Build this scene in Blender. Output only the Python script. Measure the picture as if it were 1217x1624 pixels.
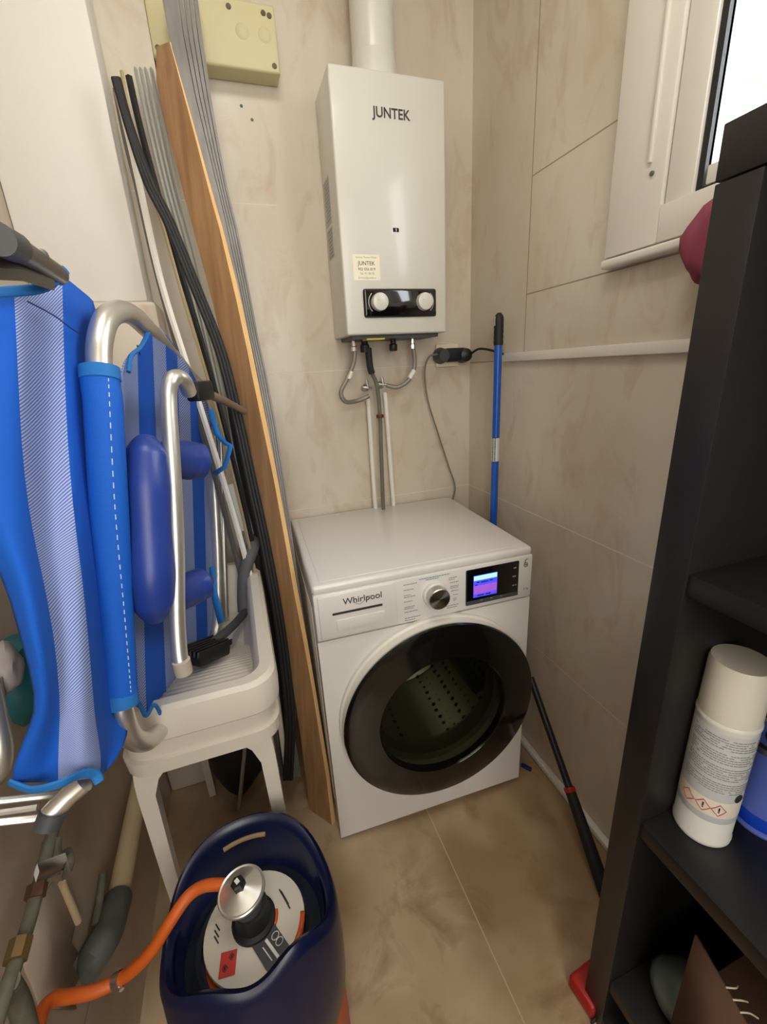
import bpy, bmesh, math, random
from mathutils import Vector, Matrix
from math import pi, sin, cos, radians

for o in list(bpy.data.objects): bpy.data.objects.remove(o)
S = bpy.context.scene
C = S.collection
random.seed(4)

# ------------------------------------------------------------------ camera
FPX = 682.6937
ROT = ((0.94440786, -0.32438889, -0.05353173),
       (-0.15184597, -0.28594082, -0.94613987),
       (0.29161035, 0.9016705, -0.31930191))      # rows: image right, image down, forward
CAM = Vector((-.822, -1.4401, 1.3271))
cd = bpy.data.cameras.new('camera')
cam = bpy.data.objects.new('camera', cd); C.objects.link(cam)
r0, r1, r2 = (Vector(r) for r in ROT)
r2.normalize(); r0 = (r0 - r2*r0.dot(r2)).normalized(); r1 = r2.cross(r0)
m = Matrix((r0, -r1, -r2)).transposed().to_4x4(); m.translation = CAM
cam.matrix_world = m
cd.sensor_fit = 'HORIZONTAL'; cd.sensor_width = 36; cd.lens = FPX/1217*36
cd.clip_start = .02
S.camera = cam

# ------------------------------------------------------------------ light
S.view_settings.view_transform = 'Standard'; S.view_settings.look = 'None'
S.view_settings.exposure = 0.20; S.view_settings.gamma = 1; S.view_settings.use_curve_mapping = False
w = bpy.data.worlds.new('daylight'); S.world = w; w.use_nodes = True
bg = w.node_tree.nodes['Background']; bg.inputs[0].default_value = (.80, .88, 1, 1); bg.inputs[1].default_value = 1.7

def area(name, loc, target, sx, sy, power, col):
    l = bpy.data.lights.new(name, 'AREA'); l.shape = 'RECTANGLE'; l.size = sx; l.size_y = sy
    l.energy = power; l.color = col
    o = bpy.data.objects.new(name, l); C.objects.link(o); o.location = loc
    o.rotation_euler = (Vector(target)-Vector(loc)).to_track_quat('-Z', 'Y').to_euler()
    return o
area('doorway_daylight', (-.8, -2.55, 1.45), (-.5, 0, 1.0), .8, 1.9, 23, (1, .965, .91))
area('overhead_fill', (-.72, -1.15, 2.58), (-.62, -1.0, 0), .45, .45, 6, (1, .94, .85))  # unseen fill added overhead to brighten the washer and right wall
area('window_daylight', (.16, -1.05, 1.93), (-1.1, -.75, 1.7), .52, .60, 7, (.93, .97, 1))
sl = bpy.data.lights.new('sun', 'SUN'); sl.energy = 2.2; sl.angle = .01; sl.color = (1, .95, .85)
so = bpy.data.objects.new('sun', sl); C.objects.link(so); so.rotation_euler = Vector((.62, .25, -.74)).to_track_quat('-Z', 'Y').to_euler()

# ------------------------------------------------------------------ pixel -> place helpers
def ray(x, y): return r0*((x-608.5)/FPX) + r1*((y-812)/FPX) + r2
def P(x, y, ax, v):
    d = ray(x, y); return CAM + d*((v-CAM[ax])/d[ax])
def at(x, y, D): return CAM + ray(x, y)*D
def T(x, y, yb, yt, zt):                 # meets the leaning plane y = yb + (yt-yb) z/zt
    d = ray(x, y); k = (yt-yb)/zt
    t = (yb + k*CAM.z - CAM.y)/(d.y - k*d.z); return CAM + d*t

# ------------------------------------------------------------------ materials
def lin(c):
    return tuple(((v/255)/12.92 if v/255 <= .04045 else ((v/255+.055)/1.055)**2.4) for v in c) + (1,)
def new_mat(name):
    m = bpy.data.materials.new(name); m.use_nodes = True
    return m, m.node_tree, m.node_tree.nodes['Principled BSDF']
def mat(name, c, rough=.5, metal=0, spec=.5, noise=0, nscale=20, bump=0, bscale=200, coat=0, emit=None, es=1):
    m, nt, b = new_mat(name); N = nt.nodes; L = nt.links
    b.inputs['Roughness'].default_value = rough; b.inputs['Metallic'].default_value = metal
    b.inputs['Specular IOR Level'].default_value = spec; b.inputs['Coat Weight'].default_value = coat
    tc = N.new('ShaderNodeTexCoord')
    n = N.new('ShaderNodeTexNoise'); n.inputs['Scale'].default_value = nscale; n.inputs['Detail'].default_value = 4
    L.new(tc.outputs['Object'], n.inputs['Vector'])
    mx = N.new('ShaderNodeMix'); mx.data_type = 'RGBA'
    c0 = lin(c); mx.inputs[6].default_value = tuple(v*(1-noise) for v in c0[:3])+(1,)
    mx.inputs[7].default_value = tuple(min(1, v*(1+noise)) for v in c0[:3])+(1,)
    L.new(n.outputs['Fac'], mx.inputs[0]); L.new(mx.outputs[2], b.inputs['Base Color'])
    if bump:
        n2 = N.new('ShaderNodeTexNoise'); n2.inputs['Scale'].default_value = bscale; L.new(tc.outputs['Object'], n2.inputs['Vector'])
        bp = N.new('ShaderNodeBump'); bp.inputs['Strength'].default_value = bump; bp.inputs['Distance'].default_value = .002
        L.new(n2.outputs['Fac'], bp.inputs['Height']); L.new(bp.outputs['Normal'], b.inputs['Normal'])
    if emit: b.inputs['Emission Color'].default_value = lin(emit); b.inputs['Emission Strength'].default_value = es
    return m

def math_node(nt, op, a, b=None, c=None):
    n = nt.nodes.new('ShaderNodeMath'); n.operation = op
    for i, v in enumerate((a, b, c)):
        if v is None: continue
        if isinstance(v, (int, float)): n.inputs[i].default_value = v
        else: nt.links.new(v, n.inputs[i])
    return n.outputs[0]

def marble(name, base, vein, pale, scale, grout, hl, vl, u_axis, v_axis, rough=.3, gw=.0016, stretch=(1, 1, 1), amount=.62, upper=None):
    """marbled ceramic tile; hl: (v, umin, umax) joints, vl: (u, vmin, vmax) joints in metres"""
    m, nt, b = new_mat(name); N = nt.nodes; L = nt.links
    tc = N.new('ShaderNodeTexCoord'); sp = N.new('ShaderNodeSeparateXYZ'); L.new(tc.outputs['Object'], sp.inputs[0])
    mp = N.new('ShaderNodeMapping'); mp.inputs['Scale'].default_value = stretch; mp.inputs['Rotation'].default_value = (.3, .35, .3)
    L.new(tc.outputs['Object'], mp.inputs[0])
    n = N.new('ShaderNodeTexNoise'); n.inputs['Scale'].default_value = scale; n.inputs['Detail'].default_value = 5; n.inputs['Distortion'].default_value = .9
    n.inputs['Roughness'].default_value = .62
    L.new(mp.outputs[0], n.inputs['Vector'])
    cr = N.new('ShaderNodeValToRGB'); cr.color_ramp.elements[0].position = .52; cr.color_ramp.elements[0].color = (0, 0, 0, 1)
    cr.color_ramp.elements[1].position = .74; cr.color_ramp.elements[1].color = (1, 1, 1, 1)
    L.new(n.outputs['Fac'], cr.inputs[0])
    n2 = N.new('ShaderNodeTexNoise'); n2.inputs['Scale'].default_value = scale*.45; n2.inputs['Detail'].default_value = 3
    L.new(mp.outputs[0], n2.inputs['Vector'])
    cr2 = N.new('ShaderNodeValToRGB'); cr2.color_ramp.elements[0].position = .35; cr2.color_ramp.elements[1].position = .65
    L.new(n2.outputs['Fac'], cr2.inputs[0])
    m1 = N.new('ShaderNodeMix'); m1.data_type = 'RGBA'; m1.inputs[6].default_value = lin(base); m1.inputs[7].default_value = lin(pale)
    L.new(cr2.outputs[0], m1.inputs[0])
    m2 = N.new('ShaderNodeMix'); m2.data_type = 'RGBA'; L.new(m1.outputs[2], m2.inputs[6]); m2.inputs[7].default_value = lin(vein)
    L.new(math_node(nt, 'MULTIPLY', cr.outputs[0], amount), m2.inputs[0])
    U = sp.outputs['XYZ'.index(u_axis)]; V = sp.outputs['XYZ'.index(v_axis)]
    tot = None
    def seg(A, a0, B, b0, b1):
        nonlocal tot
        k = math_node(nt, 'LESS_THAN', math_node(nt, 'ABSOLUTE', math_node(nt, 'SUBTRACT', A, a0)), gw)
        k = math_node(nt, 'MULTIPLY', k, math_node(nt, 'GREATER_THAN', B, b0))
        k = math_node(nt, 'MULTIPLY', k, math_node(nt, 'LESS_THAN', B, b1))
        tot = k if tot is None else math_node(nt, 'MAXIMUM', tot, k)
    for v, a, bb in hl: seg(V, v, U, a, bb)
    for u, a, bb in vl: seg(U, u, V, a, bb)
    if tot is not None:
        m3 = N.new('ShaderNodeMix'); m3.data_type = 'RGBA'; L.new(m2.outputs[2], m3.inputs[6]); m3.inputs[7].default_value = lin(grout); L.new(tot, m3.inputs[0])
        if upper:
            m4 = N.new('ShaderNodeMix'); m4.data_type = 'RGBA'; m4.inputs[6].default_value = lin(grout); m4.inputs[7].default_value = lin(upper[0])
            L.new(math_node(nt, 'GREATER_THAN', V, upper[1]), m4.inputs[0]); L.new(m4.outputs[2], m3.inputs[7])
        L.new(m3.outputs[2], b.inputs['Base Color'])
        L.new(math_node(nt, 'MULTIPLY_ADD', tot, .4, rough), b.inputs['Roughness'])
        bp = N.new('ShaderNodeBump'); bp.inputs['Strength'].default_value = .6; bp.inputs['Distance'].default_value = .002; bp.invert = True
        L.new(tot, bp.inputs['Height']); L.new(bp.outputs[0], b.inputs['Normal'])
    else:
        L.new(m2.outputs[2], b.inputs['Base Color']); b.inputs['Roughness'].default_value = rough
    return m

WT = dict(base=(200, 188, 168), vein=(184, 152, 124), pale=(210, 201, 184), grout=(226, 216, 198))
INF = 9
tile_right = marble('beige_marbled_wall_tile', scale=8.5, hl=[(.424, -INF, INF), (.874, -INF, INF), (1.324, -INF, INF), (1.774, -INF, -.31), (1.497, -INF, -.31)],
                    vl=[(-.31, 1.324, INF)], u_axis='Y', v_axis='Z', stretch=(1, 1.2, .6), upper=((150, 134, 112), 1.2), **WT)  # pale lower joints hold a painted highlight, upper joints are darker
tile_back = marble('beige_marbled_back_tile', scale=8.5, hl=[(.424, -INF, INF), (.874, -INF, INF), (1.324, -INF, INF), (1.774, -INF, -.62)],
                   vl=[], u_axis='X', v_axis='Z', stretch=(1.2, 1, .6), gw=.0011, **WT)
tile_left = marble('brown_side_wall_tile', scale=5, hl=[(.3, -INF, INF), (1.324, -INF, INF)], vl=[(-.35, 0, 9), (-.95, 0, 9)], u_axis='Y', v_axis='Z', stretch=(1, 1, .6),
                   base=(176, 158, 136), vein=(160, 136, 112), pale=(186, 170, 150), grout=(130, 112, 92))  # browner tile than on the other walls
tile_floor = marble('tan_stone_floor_tile', base=(150, 124, 92), vein=(122, 92, 62), pale=(202, 180, 148), scale=6, grout=(192, 172, 140),
                    hl=[(-1.12, -INF, INF), (-.67, -2, -INF)], vl=[(-.44, -INF, INF), (-.89, -INF, INF), (.01, -INF, INF)], u_axis='X', v_axis='Y', rough=.28, gw=.0012, stretch=(1, 1, 1), amount=.75)
plaster = mat('white_plaster', (226, 222, 212), .8, noise=.02, bump=.1, bscale=60)
ceil_m = mat('ceiling_paint', (228, 224, 214), .9, noise=.02)
white_pvc = mat('white_pvc', (226, 222, 212), .35, noise=.015)
white_metal = mat('white_enamel', (226, 224, 218), .28, noise=.01, coat=.3)
boiler_white = mat('cream_enamel', (208, 207, 196), .3, noise=.01, coat=.2)
grey_seam = mat('grey_seam', (150, 145, 138), .6)
black_gloss = mat('black_gloss', (12, 12, 13), .08, coat=.5)
black_plastic = mat('black_plastic', (22, 22, 23), .42, noise=.1)
black_rubber = mat('black_rubber', (26, 27, 28), .6, noise=.15)
dark_grey = mat('dark_grey_plastic', (70, 72, 74), .5, noise=.1)
chrome = mat('chrome', (205, 205, 205), .18, 1, noise=.03)
brushed = mat('brushed_steel', (190, 188, 184), .3, 1, noise=.1, nscale=60)
alu = mat('satin_aluminium', (214, 212, 204), .34, .85, noise=.03)
braid = mat('braided_steel', (150, 144, 134), .45, .6, noise=.45, nscale=420, bump=.6, bscale=600)
ivory = mat('ivory_plastic', (222, 214, 190), .45, noise=.02)
yellow_box = mat('aged_cream_plastic', (204, 194, 152), .5, noise=.06, nscale=8)
grey_cable = mat('grey_cable', (120, 114, 106), .5)
text_dark = mat('dark_print', (50, 50, 52), .5)
text_grey = mat('grey_print', (140, 138, 134), .6)
text_teal = mat('teal_print', (110, 150, 165), .6)
sticker_m = mat('cream_sticker', (236, 230, 205), .6)
black_oak = mat('black_brown_laminate', (27, 26, 26), .42, noise=.15, nscale=30, bump=.05, bscale=90)
blue_pole = mat('blue_pole_paint', (14, 84, 184), .3, noise=.05, coat=.3)
red_plastic = mat('red_plastic', (164, 28, 24), .4, noise=.05)
hose_orange = mat('orange_rubber', (200, 92, 24), .5, noise=.06)
bottle_orange = mat('orange_bottle_paint', (206, 88, 30), .42, noise=.05)
navy = mat('navy_plastic', (15, 22, 56), .28, noise=.12, nscale=12)
navy_dark = mat('dark_well_plastic', (26, 32, 44), .5, noise=.12)
sink_white = mat('sink_plastic', (216, 208, 194), .4, noise=.03)
pillow_m = mat('navy_pillow_vinyl', (36, 62, 140), .36, noise=.06, bump=.25, bscale=22)
blue_web = mat('blue_canvas', (0, 92, 196), .75, noise=.06, nscale=300, bump=.3, bscale=900)
blue_trim = mat('light_blue_binding', (30, 112, 184), .8, noise=.08, nscale=300)
drain_cream = mat('cream_drain_pipe', (196, 176, 140), .45, noise=.06)
drain_grey = mat('grey_drain_elbow', (88, 92, 88), .5, noise=.2, nscale=15)
corroded = mat('corroded_pipe', (92, 90, 74), .7, noise=.5, nscale=40, bump=.6, bscale=90)
burgundy = mat('burgundy_cloth', (132, 56, 76), .85, noise=.15, bump=.3, bscale=60)
cardboard = mat('brown_cardboard', (88, 62, 44), .8, noise=.12)
grey_bag = mat('grey_green_plastic_bag', (86, 96, 92), .35, noise=.2)
teal_bag = mat('teal_cloth', (34, 104, 108), .5, noise=.25, bump=.5, bscale=30)
black_cloth = mat('black_bag', (28, 27, 24), .6, noise=.3, bump=.4, bscale=40)
foam_grey = mat('grey_foam_hose', (92, 92, 94), .7, noise=.1)
glow = mat('display_backlight', (60, 70, 220), .3, emit=(74, 76, 235), es=.8)
glow_cyan = mat('display_header', (150, 210, 255), .3, emit=(150, 205, 255), es=1.1)
glow_red = mat('display_row', (150, 80, 190), .3, emit=(140, 84, 190), es=.7)
glow_text = mat('display_text', (20, 24, 90), .3, emit=(30, 34, 150), es=.6)
can_white = mat('white_can_paint', (224, 224, 216), .3, noise=.01)
can_label = mat('grey_can_label', (196, 200, 200), .35, noise=.02)
tin_blue = mat('blue_tin', (92, 114, 200), .35, noise=.05)
tin_deep = mat('deep_blue_band', (20, 70, 200), .35)
red_print = mat('red_print', (196, 60, 50), .5)
cyl_label = mat('bottle_label_paper', (216, 210, 196), .55, noise=.02)
wood_dark = mat('dark_back', (30, 26, 24), .7)

def glass_mat(name, tint, rough=0.0, trans=1.0, ior=1.45):
    m, nt, b = new_mat(name)
    b.inputs['Base Color'].default_value = lin(tint); b.inputs['Transmission Weight'].default_value = trans
    b.inputs['Roughness'].default_value = rough; b.inputs['IOR'].default_value = ior
    return m
window_glass = glass_mat('window_glass', (250, 252, 252), 0, 1, 1.02)
def smoked(name, c, alpha):
    m, nt, b = new_mat(name); b.inputs['Base Color'].default_value = lin(c); b.inputs['Roughness'].default_value = .06
    N = nt.nodes; tr = N.new('ShaderNodeBsdfTransparent'); tr.inputs[0].default_value = (.55, .56, .5, 1)
    mx = N.new('ShaderNodeMixShader'); mx.inputs[0].default_value = alpha
    nt.links.new(tr.outputs[0], mx.inputs[1]); nt.links.new(b.outputs[0], mx.inputs[2]); nt.links.new(mx.outputs[0], N['Material Output'].inputs[0])
    return m
door_glass = smoked('smoked_door_glass', (14, 14, 11), .16)
door_black = mat('black_door_ring', (16, 16, 14), .14, coat=.4)

def wood_mat(name, c1, c2, scale=1.0):
    m, nt, b = new_mat(name); N = nt.nodes; L = nt.links
    tc = N.new('ShaderNodeTexCoord'); mp = N.new('ShaderNodeMapping'); mp.inputs['Scale'].default_value = (38*scale, 38*scale, 1.6*scale)
    L.new(tc.outputs['Object'], mp.inputs[0]); n = N.new('ShaderNodeTexNoise'); n.inputs['Scale'].default_value = 1.6; n.inputs['Detail'].default_value = 6; n.inputs['Distortion'].default_value = .5
    L.new(mp.outputs[0], n.inputs['Vector']); cr = N.new('ShaderNodeValToRGB'); cr.color_ramp.elements[0].position = .3; cr.color_ramp.elements[1].position = .7
    cr.color_ramp.elements[0].color = lin(c1); cr.color_ramp.elements[1].color = lin(c2)
    L.new(n.outputs['Fac'], cr.inputs[0]); L.new(cr.outputs[0], b.inputs['Base Color']); b.inputs['Roughness'].default_value = .42
    return m
oak = wood_mat('honey_wood_grain', (152, 114, 78), (184, 144, 102))
oak_lit_edge = wood_mat('lit_wood_edge', (236, 190, 126), (244, 204, 144))  # plank wood lightened to carry the light on its edge
grey_lam = wood_mat('grey_laminate_grain', (112, 109, 104), (134, 130, 125))
beige_strip = mat('beige_metal_strip', (184, 168, 130), .5, .3)
pale_strip = mat('pale_grey_profile', (192, 194, 188), .4, .2)
grey_strip = mat('dull_grey_profile', (112, 110, 104), .4, .5)

def fabric(name, blue, light, stops, rib=900, diag=1.0):
    """striped beach-chair canvas: stops = positions along u where the colour swaps; light stripes carry a diagonal twill"""
    m, nt, b = new_mat(name); N = nt.nodes; L = nt.links
    uv = N.new('ShaderNodeUVMap'); sp = N.new('ShaderNodeSeparateXYZ'); L.new(uv.outputs[0], sp.inputs[0])
    U, V = sp.outputs[0], sp.outputs[1]
    lightf = None
    for a, c in stops:
        k = math_node(nt, 'MULTIPLY', math_node(nt, 'GREATER_THAN', U, a), math_node(nt, 'LESS_THAN', U, c))
        lightf = k if lightf is None else math_node(nt, 'MAXIMUM', lightf, k)
    w_ = math_node(nt, 'ADD', math_node(nt, 'MULTIPLY', U, rib*.35*diag), math_node(nt, 'MULTIPLY', V, rib))
    tw = math_node(nt, 'MULTIPLY_ADD', math_node(nt, 'SINE', w_), .5, .5)
    mx = N.new('ShaderNodeMix'); mx.data_type = 'RGBA'; mx.inputs[6].default_value = lin((70, 92, 170)); mx.inputs[7].default_value = lin(light)
    L.new(tw, mx.inputs[0])
    m2 = N.new('ShaderNodeMix'); m2.data_type = 'RGBA'; m2.inputs[6].default_value = lin(blue); L.new(mx.outputs[2], m2.inputs[7]); L.new(lightf, m2.inputs[0])
    L.new(m2.outputs[2], b.inputs['Base Color']); b.inputs['Roughness'].default_value = .85
    return m

# ------------------------------------------------------------------ mesh helpers
def obj(name, bm, material, parent=None, sharp=35, kind=None):
    """parent: an Empty or mesh; bm is in world coordinates"""
    me = bpy.data.meshes.new(name); bmesh.ops.recalc_face_normals(bm, faces=bm.faces[:]) if bm.faces else None
    bm.to_mesh(me); bm.free()
    return link_mesh(name, me, material, parent, sharp, kind)
def world_of(o):
    m = Matrix.Identity(4)
    while o is not None: m = o.matrix_basis @ m; o = o.parent
    return m
def link_mesh(name, me, material, parent=None, sharp=35, kind=None, flat=False):
    for mm in (material if isinstance(material, (list, tuple)) else [material]): me.materials.append(mm)
    me.shade_smooth(); me.set_sharp_from_angle(angle=radians(sharp))
    o = bpy.data.objects.new(name, me); C.objects.link(o)
    if parent is not None:
        o.parent = parent; me.transform(world_of(parent).inverted())
    elif kind != 'structure':
        vs = [v.co for v in me.vertices]
        c = Vector(((min(v.x for v in vs)+max(v.x for v in vs))/2, (min(v.y for v in vs)+max(v.y for v in vs))/2, min(v.z for v in vs)))
        me.transform(Matrix.Translation(-c)); o.location = c
    if kind: o['kind'] = kind
    return o
def tag(o, label, cat, group=None):
    o['label'] = label; o['category'] = cat
    if group: o['group'] = group
    return o
def thing(name, label, cat, loc, rz=0, group=None):
    o = bpy.data.objects.new(name, None); C.objects.link(o); o.location = loc; o.rotation_euler = (0, 0, rz)
    o.empty_display_size = .05
    return tag(o, label, cat, group)

def add_box(bm, x0, x1, y0, y1, z0, z1, bev=0, seg=2, M=None):
    r = bmesh.ops.create_cube(bm, size=1); vs = r['verts']
    for v in vs: v.co = Vector(((x0+x1)/2+v.co.x*(x1-x0), (y0+y1)/2+v.co.y*(y1-y0), (z0+z1)/2+v.co.z*(z1-z0)))
    es = list({e for v in vs for e in v.link_edges})
    fs = {f for v in vs for f in v.link_faces}
    if bev:
        r = bmesh.ops.bevel(bm, geom=es, offset=bev, segments=seg, affect='EDGES', profile=.5)
        vs = list({v for v in vs if v.is_valid} | {v for f in r['faces'] for v in f.verts})
    if M is not None:
        for v in vs: v.co = M @ v.co
    return vs
def box(x0, x1, y0, y1, z0, z1, bev=0, seg=2, M=None):
    bm = bmesh.new(); add_box(bm, x0, x1, y0, y1, z0, z1, bev, seg, M); return bm

def smooth_path(pts, n=8, closed=False):
    pts = [Vector(p) for p in pts]; out = []; L = len(pts)
    rng = range(L if closed else L-1)
    for i in rng:
        if closed: a, b, c, d = pts[(i-1) % L], pts[i], pts[(i+1) % L], pts[(i+2) % L]
        else: a, b, c, d = pts[max(i-1, 0)], pts[i], pts[i+1], pts[min(i+2, L-1)]
        for k in range(n):
            t = k/n
            out.append(.5*((2*b)+(c-a)*t+(2*a-5*b+4*c-d)*t*t+(3*b-a-3*c+d)*t**3))
    if not closed: out.append(pts[-1])
    return out
def add_tube(bm, pts, r, sides=14, closed=False, rx=None, up=None, caps=True, radii=None):
    """sweep a circle (or ellipse r x rx) along pts with parallel transport"""
    n = len(pts); rings = []
    tang = []
    for i in range(n):
        a = pts[(i-1) % n] if closed else pts[max(i-1, 0)]; b = pts[(i+1) % n] if closed else pts[min(i+1, n-1)]
        tang.append((Vector(b)-Vector(a)).normalized())
    u = Vector(up) if up else (Vector((0, 0, 1)) if abs(tang[0].z) < .9 else Vector((1, 0, 0)))
    u = (u - tang[0]*u.dot(tang[0])).normalized()
    for i in range(n):
        t = tang[i]; u = (u - t*u.dot(t)).normalized(); v = t.cross(u)
        rr = radii[i] if radii else r; ry = rr*(rx/r) if rx else rr
        rings.append([bm.verts.new(Vector(pts[i])+u*cos(2*pi*k/sides)*rr+v*sin(2*pi*k/sides)*ry) for k in range(sides)])
    for i in range(n if closed else n-1):
        A, B = rings[i], rings[(i+1) % n]
        for k in range(sides): bm.faces.new((A[k], A[(k+1) % sides], B[(k+1) % sides], B[k]))
    if caps and not closed: bm.faces.new(rings[0][::-1]); bm.faces.new(rings[-1])
def tube(pts, r, n=8, smooth=True, **k):
    bm = bmesh.new(); add_tube(bm, smooth_path(pts, n, k.get('closed', False)) if smooth else [Vector(p) for p in pts], r, **k); return bm
def add_lathe(bm, prof, M=None, sides=40):
    """prof: (radius, height); axis +Z through the origin, then transformed by M"""
    M = M or Matrix.Identity(4); rings = []
    for r, z in prof:
        if r < 1e-6: rings.append([bm.verts.new(M @ Vector((0, 0, z)))])
        else: rings.append([bm.verts.new(M @ Vector((r*cos(2*pi*k/sides), r*sin(2*pi*k/sides), z))) for k in range(sides)])
    for A, B in zip(rings, rings[1:]):
        if len(A) == 1 and len(B) == 1: continue
        for k in range(sides):
            q = [A[k % len(A)], A[(k+1) % len(A)], B[(k+1) % len(B)], B[k % len(B)]]
            u = []
            for v in q:
                if v not in u: u.append(v)
            if len(u) > 2:
                try: bm.faces.new(u)
                except ValueError: pass
    if len(rings[0]) > 1 and prof[0][0] > 1e-6 and False: bm.faces.new(rings[0])
def lathe(prof, M=None, sides=40):
    bm = bmesh.new(); add_lathe(bm, prof, M, sides); return bm
def frame(loc, z, x=None):
    """matrix whose +Z points along z"""
    q = Vector(z).normalized().to_track_quat('Z', 'Y'); return Matrix.Translation(Vector(loc)) @ q.to_matrix().to_4x4()
def grid(rows, uvs=None, thick=0):
    bm = bmesh.new(); V = [[bm.verts.new(p) for p in r] for r in rows]; lay = bm.loops.layers.uv.new('UVMap')
    for i in range(len(V)-1):
        for j in range(len(V[0])-1):
            f = bm.faces.new((V[i][j], V[i][j+1], V[i+1][j+1], V[i+1][j]))
            if uvs:
                for l, (a, b) in zip(f.loops, ((i, j), (i, j+1), (i+1, j+1), (i+1, j))): l[lay].uv = uvs[a][b]
    return bm
def prism(A, B, sec):
    """solid between two equal-length rings of points (lists)"""
    bm = bmesh.new(); a = [bm.verts.new(p) for p in A]; b = [bm.verts.new(p) for p in B]
    bm.faces.new(a[::-1]); bm.faces.new(b)
    for i in range(len(a)): bm.faces.new((a[i], a[(i+1) % len(a)], b[(i+1) % len(a)], b[i]))
    return bm
def loft(rings, cap=True):
    bm = bmesh.new(); R = [[bm.verts.new(p) for p in r] for r in rings]; n = len(R[0])
    for A, B in zip(R, R[1:]):
        for k in range(n): bm.faces.new((A[k], A[(k+1) % n], B[(k+1) % n], B[k]))
    if cap: bm.faces.new(R[0][::-1]); bm.faces.new(R[-1])
    return bm
def solid(o, t, off=0):
    md = o.modifiers.new('thickness', 'SOLIDIFY'); md.thickness = t; md.offset = off; return o
def subsurf(o, n=1):
    md = o.modifiers.new('round', 'SUBSURF'); md.levels = n; md.render_levels = n; return o
def text(name, body, M, size, material, parent, extrude=.0004, bold=0, align='LEFT', xs=1.0):
    cu = bpy.data.curves.new(name, 'FONT'); cu.body = body; cu.size = size; cu.extrude = extrude; cu.offset = bold; cu.align_x = align
    t = bpy.data.objects.new(name, cu); C.objects.link(t); dg = bpy.context.evaluated_depsgraph_get()
    me = bpy.data.meshes.new_from_object(t.evaluated_get(dg)); bpy.data.objects.remove(t)
    me.transform(M @ Matrix.Diagonal((xs, 1, 1, 1))); me.materials.clear()
    return link_mesh(name, me, material, parent)

# ------------------------------------------------------------------ the room
XL, YN, ZC = -1.22, -2.65, 2.62
def struct(name, bm, m): return obj(name, bm, m, kind='structure')
struct('floor', box(XL-.1, .3, YN-.1, .1, -.08, 0), tile_floor)
struct('ceiling', box(XL-.1, .3, YN-.1, .1, ZC, ZC+.1), ceil_m)
struct('wall_back', box(XL-.1, .3, 0, .1, 0, ZC), tile_back)
struct('wall_near', box(XL-.1, .3, YN-.1, YN, 0, ZC), plaster)
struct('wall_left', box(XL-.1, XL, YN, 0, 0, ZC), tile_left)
# right wall with the window opening
WY0, WY1, WZ0, WZ1 = -1.55, -.74, 1.575, 2.35
bm = bmesh.new()
add_box(bm, 0, .22, WY1, .0, 0, ZC); add_box(bm, 0, .22, YN, WY0, 0, ZC)
add_box(bm, 0, .22, WY0, WY1, 0, WZ0); add_box(bm, 0, .22, WY0, WY1, WZ1, ZC)
struct('wall_right', bm, tile_right)
# boxed pier in the far left corner: tiled dado, painted above, tiled corner strip beside it
struct('wall_pier', box(XL, -.982, -.15, 0, 1.51, ZC, .006), plaster)
struct('wall_pier_dado', box(XL, -.963, -.165, 0, 0, 1.51, .012), tile_back)
struct('wall_corner', box(-.99, -.875, -.045, 0, 0, ZC), tile_back)
# trims on the right wall: white cable duct at mid height, another at the floor
struct('trim_1', box(-.012, .0, -1.3, -.21, 1.322, 1.346, .002), white_pvc)
struct('trim_2', box(-.022, .0, -1.9, -.0, 0.0, .022, .005), white_pvc)

# window: casing, rebate, open sash with black gasket and pane, sill moulding
wf = bpy.data.objects.new('window_1', None); C.objects.link(wf); wf.location = (0, -1.1, 1.5); wf['kind'] = 'structure'
def casing(y1, z0, y0, z1, wd, x0, x1, m, name, par, bev=.003):
    bm = bmesh.new()
    add_box(bm, x0, x1, y1-wd, y1, z0, z1, bev); add_box(bm, x0, x1, y0, y0+wd, z0, z1, bev)
    add_box(bm, x0, x1, y0+wd, y1-wd, z0, z0+wd*.5, bev); add_box(bm, x0, x1, y0+wd, y1-wd, z1-wd*.5, z1, bev)
    return obj(name, bm, m, par)
cs = casing(-.597, 1.522, -1.69, 2.45, .125, -.016, .0, white_pvc, 'window_frame', wf)
obj('window_inner_frame', (lambda b: b)(box(-.008, .06, -1.565, -.722, 1.560, 1.585, .002)), white_pvc, wf)
bm = bmesh.new(); add_box(bm, -.009, .06, -.777, -.724, 1.585, 2.39, .003); add_box(bm, -.009, .06, -1.565, -1.51, 1.585, 2.39, .003); add_box(bm, -.009, .06, -1.51, -.777, 2.34, 2.39, .003)
obj('window_jamb', bm, white_pvc, wf)
bm = bmesh.new(); add_box(bm, -.002, .012, -.789, -.778, 1.585, 2.34); add_box(bm, -.002, .012, -1.51, -.789, 1.583, 1.590)
obj('window_gasket', bm, black_rubber, wf)
bm = bmesh.new(); add_box(bm, -.004, .03, -1.51, -.795, 1.591, 1.620, .003)
obj('window_sash_rail', bm, white_pvc, wf)
obj('window_pane', box(.006, .011, -1.51, -.789, 1.618, 2.34), window_glass, wf)
obj('window_sill', box(-.030, .0, -1.69, -.602, 1.499, 1.517, .006, 3), white_pvc, wf)
obj('window_bead', box(-.022, -.014, -.694, -.686, 1.66, 2.45, .003), white_pvc, wf)
obj('window_screw', lathe([(0, .004), (.004, .003), (.004, 0)], frame((-.0165, -.697, 1.642), (-1, 0, 0)), 12), corroded, wf)
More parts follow.
